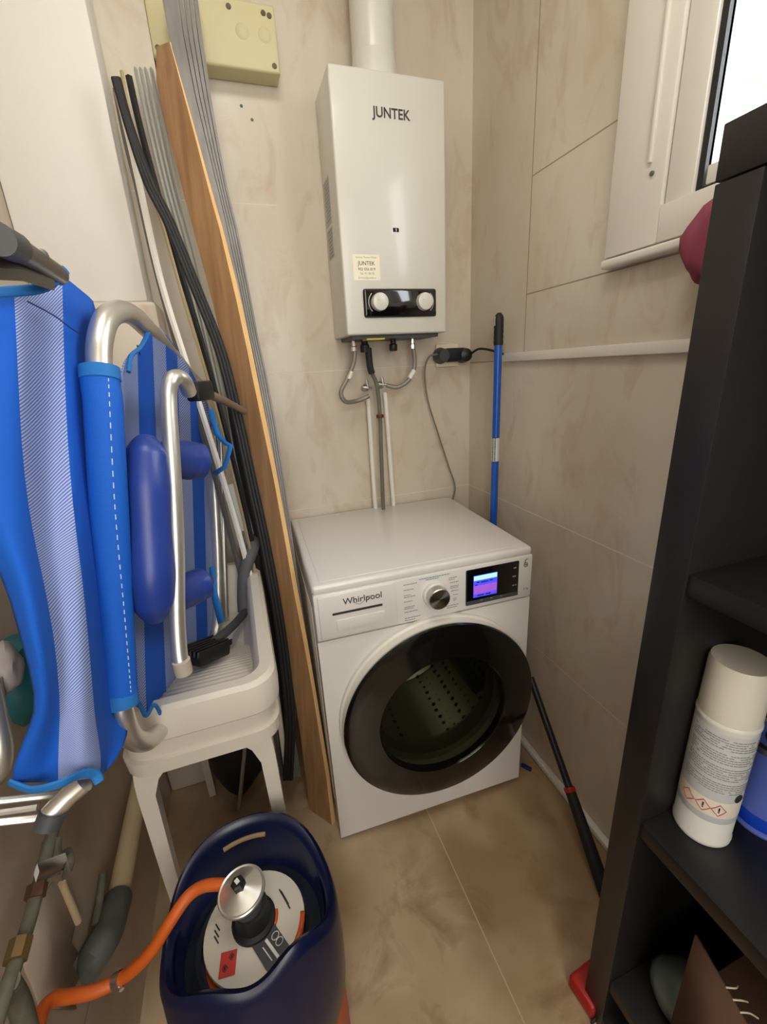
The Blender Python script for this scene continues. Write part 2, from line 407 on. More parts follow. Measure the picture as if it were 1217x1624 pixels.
# sunlit masonry across the light well, seen blown out through the pane
m_, nt_, b_ = new_mat('sunlit_masonry'); n_ = nt_.nodes.new('ShaderNodeTexNoise'); n_.inputs['Scale'].default_value = 2.6; n_.inputs['Detail'].default_value = 3
t_ = nt_.nodes.new('ShaderNodeTexCoord'); nt_.links.new(t_.outputs['Object'], n_.inputs['Vector'])
c_ = nt_.nodes.new('ShaderNodeValToRGB'); c_.color_ramp.elements[0].position = .40; c_.color_ramp.elements[0].color = lin((128, 92, 58)); c_.color_ramp.elements[1].position = .52; c_.color_ramp.elements[1].color = lin((245, 240, 232))
nt_.links.new(n_.outputs['Fac'], c_.inputs[0]); nt_.links.new(c_.outputs[0], b_.inputs['Base Color']); b_.inputs['Roughness'].default_value = .9
struct('wall_outside', box(1.5, 1.6, -3.5, 3, .5, 6), m_)

# ------------------------------------------------------------------ washing machine
WM = thing('washing_machine', 'white front-loading washing machine with large black round door', 'washing machine', (-.7153, -.5275, 0), -.0356)
WMM = WM.matrix_basis.copy()
def WL(bm):
    bm.transform(WMM); return bm
bm = bmesh.new(); add_box(bm, 0, .6, .012, .527, .02, .83, .008, 3)
bmesh.ops.delete(bm, geom=[f for f in bm.faces if f.normal.y < -.9 and f.calc_area() > .1], context='FACES')
body = obj('body', WL(bm), white_metal, WM)
for pg in body.data.polygons: pg.use_smooth = False
bm = bmesh.new(); add_box(bm, 0, .6, 0, .525, .822, .846, .009, 3); obj('worktop', WL(bm), white_metal, WM)
bm = bmesh.new(); add_box(bm, .022, .578, .02, .505, .8455, .8475, .001); obj('worktop_inset', WL(bm), white_metal, WM)
# front panel with a round opening for the drum
def plate_with_hole(x0, x1, z0, z1, cx, cz, r, y0, y1, n=64):
    bm = bmesh.new(); ins = []; outs = []
    for k in range(n):
        a = 2*pi*k/n; dx, dz = cos(a), sin(a)
        ts = []
        if dx > 1e-9: ts.append((x1-cx)/dx)
        if dx < -1e-9: ts.append((x0-cx)/dx)
        if dz > 1e-9: ts.append((z1-cz)/dz)
        if dz < -1e-9: ts.append((z0-cz)/dz)
        t = min(ts); ins.append((cx+r*dx, cz+r*dz)); outs.append((cx+t*dx, cz+t*dz))
    for c in ((x0, z0), (x1, z0), (x0, z1), (x1, z1)):
        i = min(range(n), key=lambda i: (outs[i][0]-c[0])**2+(outs[i][1]-c[1])**2); outs[i] = c
    R = [[bm.verts.new((p[0], y, p[1])) for p in L] for L, y in ((ins, y1), (ins, y0), (outs, y0), (outs, y1))]
    for A, B in zip(R, R[1:]+R[:1]):
        for k in range(n): bm.faces.new((A[k], A[(k+1) % n], B[(k+1) % n], B[k]))
    return bm
DX, DZ = .311, .420
obj('front_panel', WL(plate_with_hole(0, .6, .015, .693, DX, DZ, .205, 0, .014)), white_metal, WM)
bm = bmesh.new(); add_box(bm, 0, .6, -.004, .02, .697, .824, .005, 2); fascia = obj('control_fascia', WL(bm), white_metal, WM)
# detergent drawer
bm = bmesh.new(); add_box(bm, .010, .206, -.008, .0, .704, .8365-.016, .003, 2); drw = obj('detergent_drawer', WL(bm), white_metal, WM)
bm = bmesh.new(); add_box(bm, .042, .168, -.0088, -.0075, .766, .772); obj('drawer_slot', WL(bm), text_dark, drw)
bm = bmesh.new(); add_box(bm, .050, .172, -.0105, -.0075, .722, .752, .0015); obj('drawer_grip', WL(bm), white_metal, drw)
FR = WMM @ Matrix.Rotation(pi/2, 4, 'X')            # local x right, local y up, facing the front
def on_front(u, z, v=-.0085): return WMM @ Matrix.Translation((u, v, z)) @ Matrix.Rotation(pi/2, 4, 'X')
text('drawer_logo', 'Whirlpool', on_front(.070, .790), .0235, text_dark, drw, bold=.0001)
bm = bmesh.new(); add_tube(bm, smooth_path([(.094, -.0088, .797), (.108, -.0088, .784), (.122, -.0088, .790), (.138, -.0088, .802)], 6), .0007, 6); obj('logo_swoosh', WL(bm), text_grey, drw)
# display
bm = bmesh.new(); add_box(bm, .398, .556, -.0075, -.003, .711, .815, .003); dsp = obj('display_panel', WL(bm), black_gloss, WM)
bm = bmesh.new(); add_box(bm, .399, .555, -.0082, -.0070, .712, .724); obj('display_lower_band', WL(bm), dark_grey, dsp)
bm = bmesh.new(); add_box(bm, .419, .489, -.0082, -.007, .732, .796); scr = obj('screen', WL(bm), glow, dsp)
bm = bmesh.new(); add_box(bm, .420, .488, -.0086, -.008, .782, .795); obj('screen_header', WL(bm), glow_cyan, dsp)
bm = bmesh.new(); add_box(bm, .420, .488, -.0086, -.008, .742, .766); obj('screen_row', WL(bm), glow_red, dsp)
bm = bmesh.new()
for u0, u1, z in ((.428, .436, .776), (.440, .462, .775), (.466, .476, .776), (.424, .430, .769), (.430, .450, .737), (.455, .470, .737)): add_box(bm, u0, u1, -.0088, -.0082, z-.0018, z+.0018); obj('screen_text', WL(bm), glow_text, dsp); bm = bmesh.new()
bm.free()
bm = bmesh.new()
for u0, u1, z in ((.536, .546, .772), (.536, .542, .745), (.545, .549, .745), (.538, .546, .797), (.44, .446, .721), (.47, .476, .721), (.5, .506, .721)): add_box(bm, u0, u1, -.0086, -.0075, z-.0014, z+.0014); obj('touch_icon', WL(bm), text_grey, dsp); bm = bmesh.new()
bm.free()
# programme knob
km = WMM @ Matrix.Translation((.309, -.004, .768)) @ Matrix.Rotation(pi/2, 4, 'X')
kb = obj('knob_base', lathe([(.033, 0), (.033, .010), (.031, .0125), (.0, .0125)], km, 48), white_metal, WM)
# spun face: roughness brushed circularly
mk, nk, bk = new_mat('spun_steel'); tk = nk.nodes.new('ShaderNodeTexCoord'); gk = nk.nodes.new('ShaderNodeTexGradient'); gk.gradient_type = 'RADIAL'
bk.inputs['Metallic'].default_value = 1; bk.inputs['Roughness'].default_value = .28; bk.inputs['Anisotropic'].default_value = .85; bk.inputs['Base Color'].default_value = lin((196, 192, 186))
tg = nk.nodes.new('ShaderNodeTangent'); tg.direction_type = 'RADIAL'; tg.axis = 'Y'; nk.links.new(tg.outputs[0], bk.inputs['Tangent'])
kd = obj('programme_knob', lathe([(.0285, .012), (.0285, .034), (.027, .036), (0, .036)], km, 48), mk, WM)
# little programme captions around the knob
bm = bmesh.new()
rows = [(.226, .262, .808), (.226, .252, .793), (.226, .244, .778), (.226, .256, .773), (.226, .248, .760), (.226, .254, .744), (.226, .250, .739), (.226, .262, .730), (.226, .268, .712), (.226, .256, .706),
        (.350, .372, .803), (.350, .366, .798), (.352, .378, .789), (.354, .378, .778), (.354, .376, .773), (.356, .378, .764), (.362, .376, .752), (.362, .372, .741), (.362, .372, .736), (.336, .378, .722), (.344, .374, .716)]
for u0, u1, z in rows:
    u = u0
    while u < u1-.001:
        l = random.uniform(.003, .008); add_box(bm, u, min(u+l, u1), -.0046, -.0035, z-.0009, z+.0009); u += l+.0012
    obj('programme_caption', WL(bm), text_grey, fascia); bm = bmesh.new()
bm.free()
bm = bmesh.new()
for u0, u1, z in ((.268, .352, .8155), (.286, .322, .8105)):
    u = u0
    while u < u1-.001:
        l = random.uniform(.004, .009); add_box(bm, u, min(u+l, u1), -.0046, -.0035, z-.001, z+.001); u += l+.0012
obj('cycle_caption', WL(bm), text_teal, fascia)
bm = bmesh.new(); add_tube(bm, [Vector((.578+.0055*cos(a), -.0047, .798+.0065*sin(a))) for a in [i*2*pi/16 for i in range(16)]], .0008, 6, closed=True)
add_tube(bm, smooth_path([(.574, -.0047, .803), (.577, -.0047, .813), (.583, -.0047, .814)], 4), .0008, 6)
add_box(bm, .575, .582, -.0052, -.0044, .797, .799)
obj('corner_emblem', WL(bm), text_dark, fascia)
text('capacity_mark', '8 kg', on_front(.574, .722, -.0045), .009, text_grey, fascia)
# door: pale mount ring, dark outer ring, smoked bowl
dm = WMM @ Matrix.Translation((DX, 0, DZ)) @ Matrix.Rotation(pi/2, 4, 'X')
door = obj('door', lathe([(.190, .036), (.262, .036), (.274, .040), (.278, .047), (.276, .053), (.268, .056), (.235, .059), (.195, .061), (.186, .0612), (.182, .058), (.182, .040), (.190, .036)], dm, 96), door_black, WM)
obj('door_mount_ring', lathe([(.2785, -.002), (.2815, .002), (.2815, .012), (.276, .016), (.2735, .036), (.262, .038), (.20, .038), (.200, 0)], dm, 96), white_pvc, WM)
obj('door_groove', lathe([(.2825, -.0006), (.2845, -.0006), (.2845, -.0002), (.2825, -.0002)], dm, 96), grey_seam, WM)
obj('door_glass', lathe([(.1865, .0606), (.16, .0622), (.09, .064), (0, .0645)], dm, 80), door_glass, door)
obj('door_bowl', lathe([(.184, .046), (.180, .040), (.172, .0), (.160, -.045), (.145, -.070), (.09, -.085), (0, -.090)], dm, 64), smoked('glass_bowl', (60, 60, 50), .05), door)
obj('door_seal', lathe([(.200, .002), (.192, .012), (.184, .0), (.190, -.03), (.184, -.045)], dm, 64), mat('grey_door_gasket', (120, 116, 100), .4), WM)
# drum with perforated wall
drum_m, nt, b = new_mat('perforated_drum'); vo = nt.nodes.new('ShaderNodeTexVoronoi'); vo.inputs['Scale'].default_value = 34; vo.inputs['Randomness'].default_value = .15
tc = nt.nodes.new('ShaderNodeTexCoord'); nt.links.new(tc.outputs['Object'], vo.inputs['Vector']); cr = nt.nodes.new('ShaderNodeValToRGB')
cr.color_ramp.elements[0].position = .18; cr.color_ramp.elements[0].color = (.02, .02, .02, 1); cr.color_ramp.elements[1].position = .32; cr.color_ramp.elements[1].color = (.72, .69, .6, 1)
nt.links.new(vo.outputs['Distance'], cr.inputs[0]); nt.links.new(cr.outputs[0], b.inputs['Base Color']); b.inputs['Metallic'].default_value = .8; b.inputs['Roughness'].default_value = .3
obj('drum', lathe([(.190, -.045), (.215, -.07), (.228, -.09), (.228, -.36), (.20, -.385), (0, -.39)], dm, 64), drum_m, WM)
bm = bmesh.new()
for k in range(3):
    a = radians(95+120*k); add_tube(bm, [Vector((.205*cos(a), .205*sin(a), -.10)), Vector((.200*cos(a), .200*sin(a), -.22)), Vector((.205*cos(a), .205*sin(a), -.34))], .024, 12)
    bm.transform(dm); obj('drum_lifter', bm, brushed, WM); bm = bmesh.new()
bm.free()
obj('reflector_plate', (lambda b: WL(b))(box(.03, .57, .49, .50, .1, .8)), dark_grey, WM)
for (u, v) in ((.04, .05), (.56, .05), (.04, .48), (.56, .48)):
    obj('foot', lathe([(0, 0), (.022, 0), (.022, .008), (.010, .012), (.010, .022), (0, .022)], WMM @ Matrix.Translation((u, v, 0)), 20), black_rubber, WM)
# grey corrugated side seam strip
bm = bmesh.new(); add_box(bm, -.0015, .001, .06, .47, .1, .76, .0008); obj('side_pressing', WL(bm), white_metal, WM)

# ------------------------------------------------------------------ boiler
BX0, BX1, BD, BZ0, BZ1 = -.4866, -.1733, -.1618, 1.4167, 2.0242
BO = thing('water_heater', 'tall white wall-mounted gas water heater with two knobs on a black panel', 'water heater', ((BX0+BX1)/2, -.08, BZ0))
obj('casing', box(BX0, BX1, BD, 0, BZ0, BZ1, .006, 3), boiler_white, BO)
obj('burner_underside', box(BX0+.02, BX1-.02, BD+.02, -.005, BZ0-.010, BZ0+.004), dark_grey, BO)
obj('yellow_warning_label', box(-.425, -.370, BD+.012, -.10, BZ0-.013, BZ0-.0095), mat('yellow_label', (206, 186, 60), .6), BO)
def on_boiler(x, z, y=None): return Matrix.Translation((x, (BD if y is None else y)-.0005, z)) @ Matrix.Rotation(pi/2, 4, 'X')
text('brand_lettering', 'JUNTEK', on_boiler(-.377, 1.9285), .031, text_dark, BO, bold=.0005, xs=.93)
bm = box(-.3365, -.3175, BD-.001, BD+.004, 1.6755, 1.6865, .0015); obj('flame_window', bm, black_gloss, BO)
obj('flame_window_rim', box(-.339, -.315, BD-.0006, BD+.002, 1.672, 1.690, .002), white_pvc, BO)
st = obj('service_sticker', box(-.456, -.379, BD-.0006, BD+.001, 1.557, 1.620), sticker_m, BO)
text('sticker_heading', 'Servicio Técnico Oficial', on_boiler(-.4175, 1.611), .0062, text_grey, st, align='CENTER', extrude=.0003)
text('sticker_brand', 'JUNTEK', on_boiler(-.4175, 1.594), .0140, text_dark, st, align='CENTER', extrude=.0003, bold=.0001)
text('sticker_number', '902 056 819', on_boiler(-.4175, 1.581), .0100, text_dark, st, align='CENTER', extrude=.0003)
text('sticker_line', 'Tel. 91 78 78', on_boiler(-.4175, 1.571), .0078, text_grey, st, align='CENTER', extrude=.0003)
text('sticker_footer', 'Servicio@juntek.es', on_boiler(-.4175, 1.561), .0066, text_grey, st, align='CENTER', extrude=.0003)
obj('knob_panel', box(-.4335, -.2095, BD-.008, BD+.004, 1.4610, 1.5355, .007, 4), black_gloss, BO)
for x in (-.389, -.2515):
    kn = obj('knob', lathe([(.0235, 0), (.0235, .012), (.0222, .017), (.0185, .0185), (0, .0185)], frame((x, BD-.008, 1.5), (0, -1, 0)), 40), boiler_white, BO)
    obj('knob_mark', lathe([(0, .0192), (.0014, .0192), (.0014, .018)], frame((x-.008, BD-.008, 1.504), (0, -1, 0)), 10), grey_seam, kn)
    s = -1 if x < -.3 else 1
    bm = bmesh.new(); add_tube(bm, [Vector((x+s*.031*cos(a), BD-.0086, 1.5+.031*sin(a))) for a in [radians(-48+96*i/12) for i in range(13)]], .0011, 6)
    obj('dial_arc', bm, alu, BO)
for z0, z1, lab in ((1.715, 1.823, 'upper'), (1.632, 1.706, 'lower')):
    lb = obj('side_label', box(BX0-.0006, BX0+.001, -.088, -.022, z0, z1), mat('grey_rating_label', (176, 176, 172), .5), BO)
    bm = bmesh.new(); n = int((z1-z0)/.009)
    for k in range(n):
        z = z1-.006-k*.009
        if z > z0+.003: add_box(bm, BX0-.0009, BX0, -.084+random.uniform(0, .01), -.028-random.uniform(0, .02), z-.0014, z+.0014)
    obj('label_print', bm, text_grey, lb)
# under-boiler fittings
obj('gas_inlet', lathe([(.0, 0), (.014, 0), (.014, .02), (.010, .024), (.010, .05), (0, .05)], frame((-.414, -.085, 1.372), (0, 0, 1)), 16), black_rubber, BO)
obj('drain_knob', lathe([(0, 0), (.011, 0), (.013, .004), (.013, .018), (.009, .022), (.009, .04), (0, .04)], frame((-.321, -.085, 1.372), (0, 0, 1)), 12), black_plastic, BO)
for x in (-.446, -.253):
    obj('pipe_union', lathe([(.006, 0), (.010, .002), (.010, .014), (.007, .016), (.007, .045), (0, .045)], frame((x, -.08, 1.375), (0, 0, 1)), 8), chrome, BO)
# flue
FL = thing('flue_pipe', 'white round flue duct rising from the top of the water heater', 'flue', (-.341, -.085, BZ1))
obj('duct', lathe([(.0555, BZ1+.02), (.0555, ZC-.001)], Matrix.Translation((-.341, -.085, 0)), 48), boiler_white, FL)
obj('collar', lathe([(.0, BZ1+.0005), (.062, BZ1+.0005), (.060, BZ1+.03), (.0565, BZ1+.055), (.0555, BZ1+.06)], Matrix.Translation((-.341, -.085, 0)), 48), boiler_white, FL)

# hoses below the heater
def PY(y, *pts): return [P(a, b, 1, y) for a, b in pts]
hz = thing('flexible_hose', 'braided steel hose curling left below the water heater', 'hose', P(583, 628, 1, -.05), group=None)
obj('braid', tube(PY(-.08, (563, 548), (561, 575), (551, 600), (541, 622))+[P(548, 637, 1, -.075)]+PY(-.055, (566, 636), (586, 628)), .0068), braid, hz)
obj('end_tag', tube(PY(-.08, (557.5, 589), (553, 601)), .0082, smooth=False), ivory, hz)
hz = thing('flexible_hose', 'braided steel hose bending right below the water heater', 'hose', P(612, 613, 1, -.05))
obj('braid', tube(PY(-.08, (655, 548), (658, 572), (655, 592), (645, 606))+[P(630, 614, 1, -.07)]+PY(-.055, (613, 611),), .0068), braid, hz)
obj('end_tag', tube(PY(-.08, (657, 587), (650, 600)), .0082, smooth=False), white_pvc, hz)
for nm, (px, py), lab in (('stop_valve', (584, 616), 'small metal stop valve on the left white water pipe'), ('stop_valve', (608, 611), 'small metal stop valve on the right white water pipe')):
    v = thing(nm, lab, 'valve', P(px, py, 1, -.03))
    c = P(px, py, 1, -.045)
    obj('valve_body', lathe([(0, -.002), (.012, -.002), (.012, .006), (.009, .008), (.009, .028), (.006, .034), (0, .034)], frame(c+Vector((0, .043, 0)), (0, -1, 0)), 12), brushed, v)
    bm = bmesh.new(); add_tube(bm, [c+Vector((-.018, -.004, .004)), c+Vector((.012, -.004, 0))], .004, 8); add_tube(bm, [c+Vector((0, -.004, .0)), c+Vector((-.004, -.004, .026))], .0045, 8)
    obj('valve_lever', bm, brushed, v)
wp = tag(obj('water_pipe', tube(PY(-.03, (584, 625), (588, 690), (596, 806)) + [P(605, 870, 1, -.012)], .0078), white_pvc), 'left of two white water pipes below the water heater', 'pipe')
wp = tag(obj('water_pipe', tube(PY(-.03, (611, 622), (617, 700), (625, 804)) + [P(633, 870, 1, -.012)], .0078), white_pvc), 'right of two white water pipes below the water heater', 'pipe')
gh = thing('gas_hose', 'dark green-grey gas hose running down between the white pipes', 'hose', P(607, 800, 1, -.04))
obj('rubber_hose', tube([P(585, 552, 1, -.085), P(588, 585, 1, -.08), P(598, 612, 1, -.072), P(603, 660, 1, -.066), P(605, 720, 1, -.062), P(608, 800, 1, -.060), P(612, 850, 1, -.03)], .0066), mat('grey_green_hose', (104, 104, 92), .6, noise=.15), gh)
obj('rubber_cuff', tube([P(584, 552, 1, -.088), P(587, 580, 1, -.083), P(590, 592, 1, -.08)], .0105), black_rubber, gh)
q = P(603, 660, 1, -.066); obj('hose_clip', lathe([(.0070, -.005), (.0125, -.005), (.0125, .005), (.0070, .005)], frame(q, (0, 0, 1)), 20), mat('rusty_clip', (110, 52, 40), .6, .4), gh)

# socket with adapters and cables
sk = thing('wall_socket', 'ivory double wall socket near the room corner', 'socket', (-.098, -.006, 1.318))
obj('socket_plate', box(-.138, -.052, -.012, 0, 1.315, 1.390, .004), ivory, sk)
pl_ = thing('plug_adapter', 'black plug adapter and timer fitted on the ivory wall socket', 'plug', (-.085, -.012, 1.35))
obj('left_plug', lathe([(0, 0), (.026, 0), (.027, .006), (.022, .03), (.018, .038), (0, .04)], frame((-.125, -.012, 1.352), (0, -1, 0)), 28), dark_grey, pl_)
obj('adapter_body', box(-.118, -.038, -.045, -.012, 1.330, 1.375, .012, 3), black_plastic, pl_)
obj('right_plug', lathe([(0, 0), (.025, 0), (.026, .008), (.021, .036), (.006, .045), (0, .045)], frame((-.040, -.012, 1.350), (0, -1, 0)), 28), black_plastic, pl_)
obj('power_cord', tube([P(694, 562, 1, -.05), P(681, 566, 1, -.045), P(674, 590, 1, -.035), P(679, 635, 1, -.028), P(696, 690, 1, -.026), P(712, 740, 1, -.026), P(722, 772, 1, -.024), P(717, 800, 1, -.02), P(712, 840, 1, -.02)], .0027), grey_cable, WM)
tag(obj('power_cable', tube([Vector((-.018, -.045, 1.356)), Vector((.0-.022, -.10, 1.366)), Vector((-.014, -.16, 1.358)), Vector((-.008, -.235, 1.340))], .0036), black_rubber), 'short black cable from the plug adapter to the white wall duct', 'cable')

# blue pole in the corner
a_ = P(792, 496, 0, -.045); bP = P(783, 825, 0, -.045)
top, bot = a_, a_+(bP-a_)*((a_.z-.03)/(a_.z-bP.z))
bot = Vector((-.045, bot.y, .03))
pole = thing('broom_handle', 'blue metal pole with black grip standing upright in the corner', 'broom', (bot.x, bot.y, 0))
def on_pole(t): return bot+(top-bot)*t
g0 = on_pole(1-(a_.z-1.37)/(a_.z-.03))
obj('pole', tube([bot, g0], .0118, smooth=False, sides=20), blue_pole, pole)
gp = []
for i in range(13): gp.append(g0+(top-g0)*(i/12))
obj('grip', tube(gp, .014, smooth=False, sides=20, radii=[.0145 if i % 2 else .0136 for i in range(9)]+[.0140, .0138, .0115, .005]), black_rubber, pole)
obj('hanging_loop', tube([top-Vector((.0142, 0, .035)), top-Vector((.0150, 0, .022)), top-Vector((.0142, 0, .010))], .003), grey_seam, pole)
s0 = on_pole((1.093-.03)/(a_.z-.03)); s1 = on_pole((1.018-.03)/(a_.z-.03))
lb = obj('pole_label', tube([s0, s1], .0122, smooth=False, sides=20), mat('label_paper', (214, 214, 212), .5), pole)
bm = bmesh.new()
for k in range(22):
    t = k/22; c = s0+(s1-s0)*t; a = random.choice((-.006, -.002, .003))
    for ang in (radians(200), radians(232)):
        q = c+Vector((cos(ang)*.0122, sin(ang)*.0122, 0)); add_box(bm, q.x-.0022, q.x+.0022, q.y-.0008, q.y+.0008, q.z-random.uniform(.0004, .0015), q.z+.0008)
obj('barcode', bm, text_dark, lb)
obj('bristle_head', box(-.085, -.006, bot.y-.13, bot.y+.13, .0, .04, .008), black_plastic, pole)

# long-handled brush leaning by the bookcase
br = thing('long_handled_brush', 'black pole with red ring leaning between washing machine and bookcase', 'broom', P(945, 1385, 0, -.12))
p0, p1, p2 = P(842, 1075, 0, -.045), P(904, 1252, 0, -.085), P(958, 1408, 0, -.105)
obj('pole', tube([p0, p1], .0105, smooth=False, sides=16), black_plastic, br)
dd = (p2-p1).normalized()
obj('red_ring', lathe([(0, -.006), (.0150, -.006), (.0162, 0), (.0150, .006), (0, .006)], frame(p1, dd), 24), red_plastic, br)
obj('thick_grip', tube([p1+dd*.006, p1.lerp(p2, .5), p2+dd*.05], .0145, smooth=False, sides=18, radii=[.0145, .0165, .019]), black_rubber, br)
q = P(905, 1562, 2, .035)
rd = thing('dustpan', 'red plastic dustpan corner poking out past the foot of the bookcase', 'dustpan', (q.x, q.y, 0), .35)
M0 = Matrix.Translation((q.x+.056, q.y-.005, 0)) @ Matrix.Rotation(.1, 4, 'Z') @ Matrix.Diagonal((.8, .8, .8, 1))
obj('pan', box(-.06, .1, -.05, .03, .002, .05, .01, 3, M0), red_plastic, rd)
obj('lip', box(-.063, .1, -.056, -.05, .0, .012, .002, 2, M0), black_rubber, rd)
q = P(835, 1219, 2, .0)
tag(obj('clothes_peg', (lambda b: b)(box(-.018, .018, -.006, .006, .001, .012, .003, 2, Matrix.Translation(q) @ Matrix.Rotation(-1.0, 4, 'Z'))), mat('navy_peg', (24, 36, 96), .4)), 'small navy blue peg lying on the floor beside the washing machine', 'peg')

# junction box
jb = thing('junction_box', 'aged cream rectangular junction box cover high on the back wall', 'junction box', (-.72, -.03, 2.035))
obj('cover', box(-.874, -.582, -.060, 0, 2.040, 2.172, .006, 3), yellow_box, jb)
for x, z in ((-.596, 2.054), (-.596, 2.150), (-.69, 2.154), (-.862, 2.056), (-.610, 2.153)):
    obj('screw', lathe([(0, .002), (.0055, .001), (.006, 0), (.006, -.004)], frame((x, -.061, z), (0, -1, 0)), 12), corroded, jb)
for x in (-.665, -.612):
    obj('button_boss', lathe([(0, .004), (.012, .003), (.016, 0), (.016, -.004)], frame((x, -.060, 2.112), (0, -1, 0)), 24), yellow_box, jb)
for x, y in ((383, 168), (400, 190)):  # second mark is a wall crack, drawn as a round dot
    q = P(x, y, 1, 0); 
    tag(obj('wall_mark', lathe([(0, .0012), (.0035, .001), (.004, 0)], frame(q, (0, -1, 0)), 10), corroded), 'tiny dark %s the cream junction box' % ('screw hole directly below' if x == 383 else 'spot for a wall crack, lower right of the hole below'), 'screw hole')

# ------------------------------------------------------------------ planks and profiles leaning in the left corner
def plank(name, label, cat, L, R, pl_l, pl_r, th, m, group=None, edge=None, n=5):
    """L and R: pixel polylines of the two long edges of the broad face, met with leaning planes"""
    Lp = [T(x, y, *pl_l) for x, y in L]; Rp = [T(x, y, *pl_r) for x, y in R]
    def lerp_path(Q, n):
        Q = smooth_path(Q, 6); return [Q[round(i*(len(Q)-1)/n)] for i in range(n+1)]
    N = 16; Lp = lerp_path(Lp, N); Rp = lerp_path(Rp, N)
    rings = []
    for a, b in zip(Lp, Rp):
        d = b-a; nrm = Vector((-d.y, d.x, 0)).normalized()*th
        rings.append([a, b, b+nrm, a+nrm])
    return rings, loft(rings)
Lw = [(248, 74), (249, 140), (263, 194), (287, 290), (300, 340), (327, 438), (353, 545), (371, 616), (391, 715), (414, 840), (433, 919), (457, 1040), (472, 1130), (486, 1240), (492, 1288)]
Rw = [(269, 66), (285, 125), (305, 200), (329, 293), (343, 342), (357, 400), (370, 454), (386, 525), (398, 585), (411, 648), (427, 725), (439, 784), (456, 880), (471, 965), (484, 1030), (499, 1115), (518, 1235), (527, 1311)]
WPL, WPR = (-.395, -.085, 2.05), (-.470, -.135, 2.05)
rings, bm = plank('x', '', '', Lw, Rw, WPL, WPR, .016, oak)
wb = obj('wooden_plank', bm, [oak, oak_lit_edge]); tag(wb, 'long honey brown wooden plank leaning in the corner left of the washing machine', 'plank')
# light on the right edge, painted as paler wood: second material slot on the narrow right-hand faces
for pgn in wb.data.polygons:
    if pgn.normal.x > .55 and abs(pgn.normal.z) < .5: pgn.material_index = 1
# grey laminate planks, edge on, behind the wooden one
GL = [(256, -12), (277, 100), (305, 200), (334, 300), (357, 400), (379, 500), (398, 600), (418, 700), (440, 820), (462, 930), (484, 1050), (505, 1150), (529, 1262)]
GR = [(314, -12), (328, 100), (344, 200), (362, 300), (386, 400), (403, 500), (425, 600), (443, 700), (460, 820), (475, 930), (493, 1050), (510, 1150), (531, 1262)]
GP = (-.43, -.105, 2.25)
def frac(a, b, t): return [(p[0]+(q[0]-p[0])*t, p[1]+(q[1]-p[1])*t) for p, q in zip(a, b)]
cuts = [0, .44, .58, .72, .86, 1.0]
names = ['broadest grey laminate plank, leaning directly behind the wooden plank', 'second grey laminate plank from the wooden plank, thin edge showing',
         'third grey laminate plank from the wooden plank, middle of the stack', 'fourth grey laminate plank from the wooden plank, thin edge showing', 'rightmost grey laminate plank of the leaning stack']
for i in range(5):
    a, b = cuts[i], cuts[i+1]-.025
    rings, bm = plank('', '', '', frac(GL, GR, a), frac(GL, GR, b), (GP[0]+.004*i, GP[1], GP[2]), (GP[0]+.004*i, GP[1], GP[2]), .022, grey_lam)
    tag(obj('grey_plank', bm, grey_lam), names[i], 'plank', 'grey laminate planks leaning in the corner')

def strip(name, label, cat, pts, w, th, plane, m, group=None, parent=None, round_=False):
    Q = smooth_path([T(x, y, *plane) for x, y in pts], 5); bm = bmesh.new()
    if round_: add_tube(bm, Q, w/2, 10)
    else: add_tube(bm, Q, w/2, 4, rx=th/2, up=(1, 0, 0))
    o = obj(name, bm, m); return tag(o, label, cat, group)
LP = (-.33, -.11, 1.95)
for k, (dx, lab) in enumerate(((0, 'leftmost'), (8, 'second from left'), (16, 'third from left'), (25, 'rightmost'))):
    strip('pale_profile', '%s of four pale grey profiles leaning beside the wooden plank' % lab, 'profile', [(215+dx, 110), (235+dx*.95, 200), (259+dx*.85, 300), (292+dx*.8, 420), (336+dx*.7, 600), (366+dx*.6, 740), (392+dx*.55, 870), (440+dx*.5, 1100), (466+dx*.4, 1230)], .0085, .02, (LP[0]+.01*k, LP[1]+.01*k, LP[2]), pale_strip, 'pale grey profiles')
strip('white_profile', 'white flat profile leaning against the painted pier', 'profile', [(187, 146), (212, 250), (254, 440), (296, 577), (335, 700), (380, 850), (425, 1030), (456, 1230)], .014, .008, (-.38, -.16, 1.95), white_pvc)
strip('grey_profile', 'dull grey profile between painted pier and white profile', 'profile', [(184, 140), (200, 222), (219, 300), (246, 420), (284, 560), (320, 680), (366, 850), (410, 1030), (446, 1230)], .014, .006, (-.36, -.155, 1.95), grey_strip)
strip('beige_profile', 'thin beige metal strip behind the black rubber strips', 'profile', [(193, 112), (218, 250), (254, 345), (292, 478), (327, 592), (356, 700), (392, 850), (430, 1030), (458, 1230)], .008, .006, (-.375, -.15, 1.95), beige_strip)
strip('dark_profile', 'dark narrow profile standing left of the four pale profiles', 'profile', [(204, 120), (222, 200), (246, 290), (283, 420), (325, 560), (362, 700), (398, 850), (436, 1030), (460, 1230)], .014, .01, (-.34, -.13, 1.95), black_rubber)
bl = [(184, 124), (205, 200), (237, 290), (268, 352), (306, 445), (350, 557), (376, 660), (398, 760), (424, 880), (448, 1020), (460, 1140), (457, 1236)]
for k, lab in enumerate(('leftmost', 'middle', 'rightmost')):
    strip('rubber_strip', '%s of three black rubber strips slanting across the pale profiles' % lab, 'rubber strip', [(x+(k-1)*(5.0 if y > 200 else 3), y) for x, y in bl], .0125, .01, (-.40, -.20, 1.95), black_rubber, 'black rubber strips', round_=True)
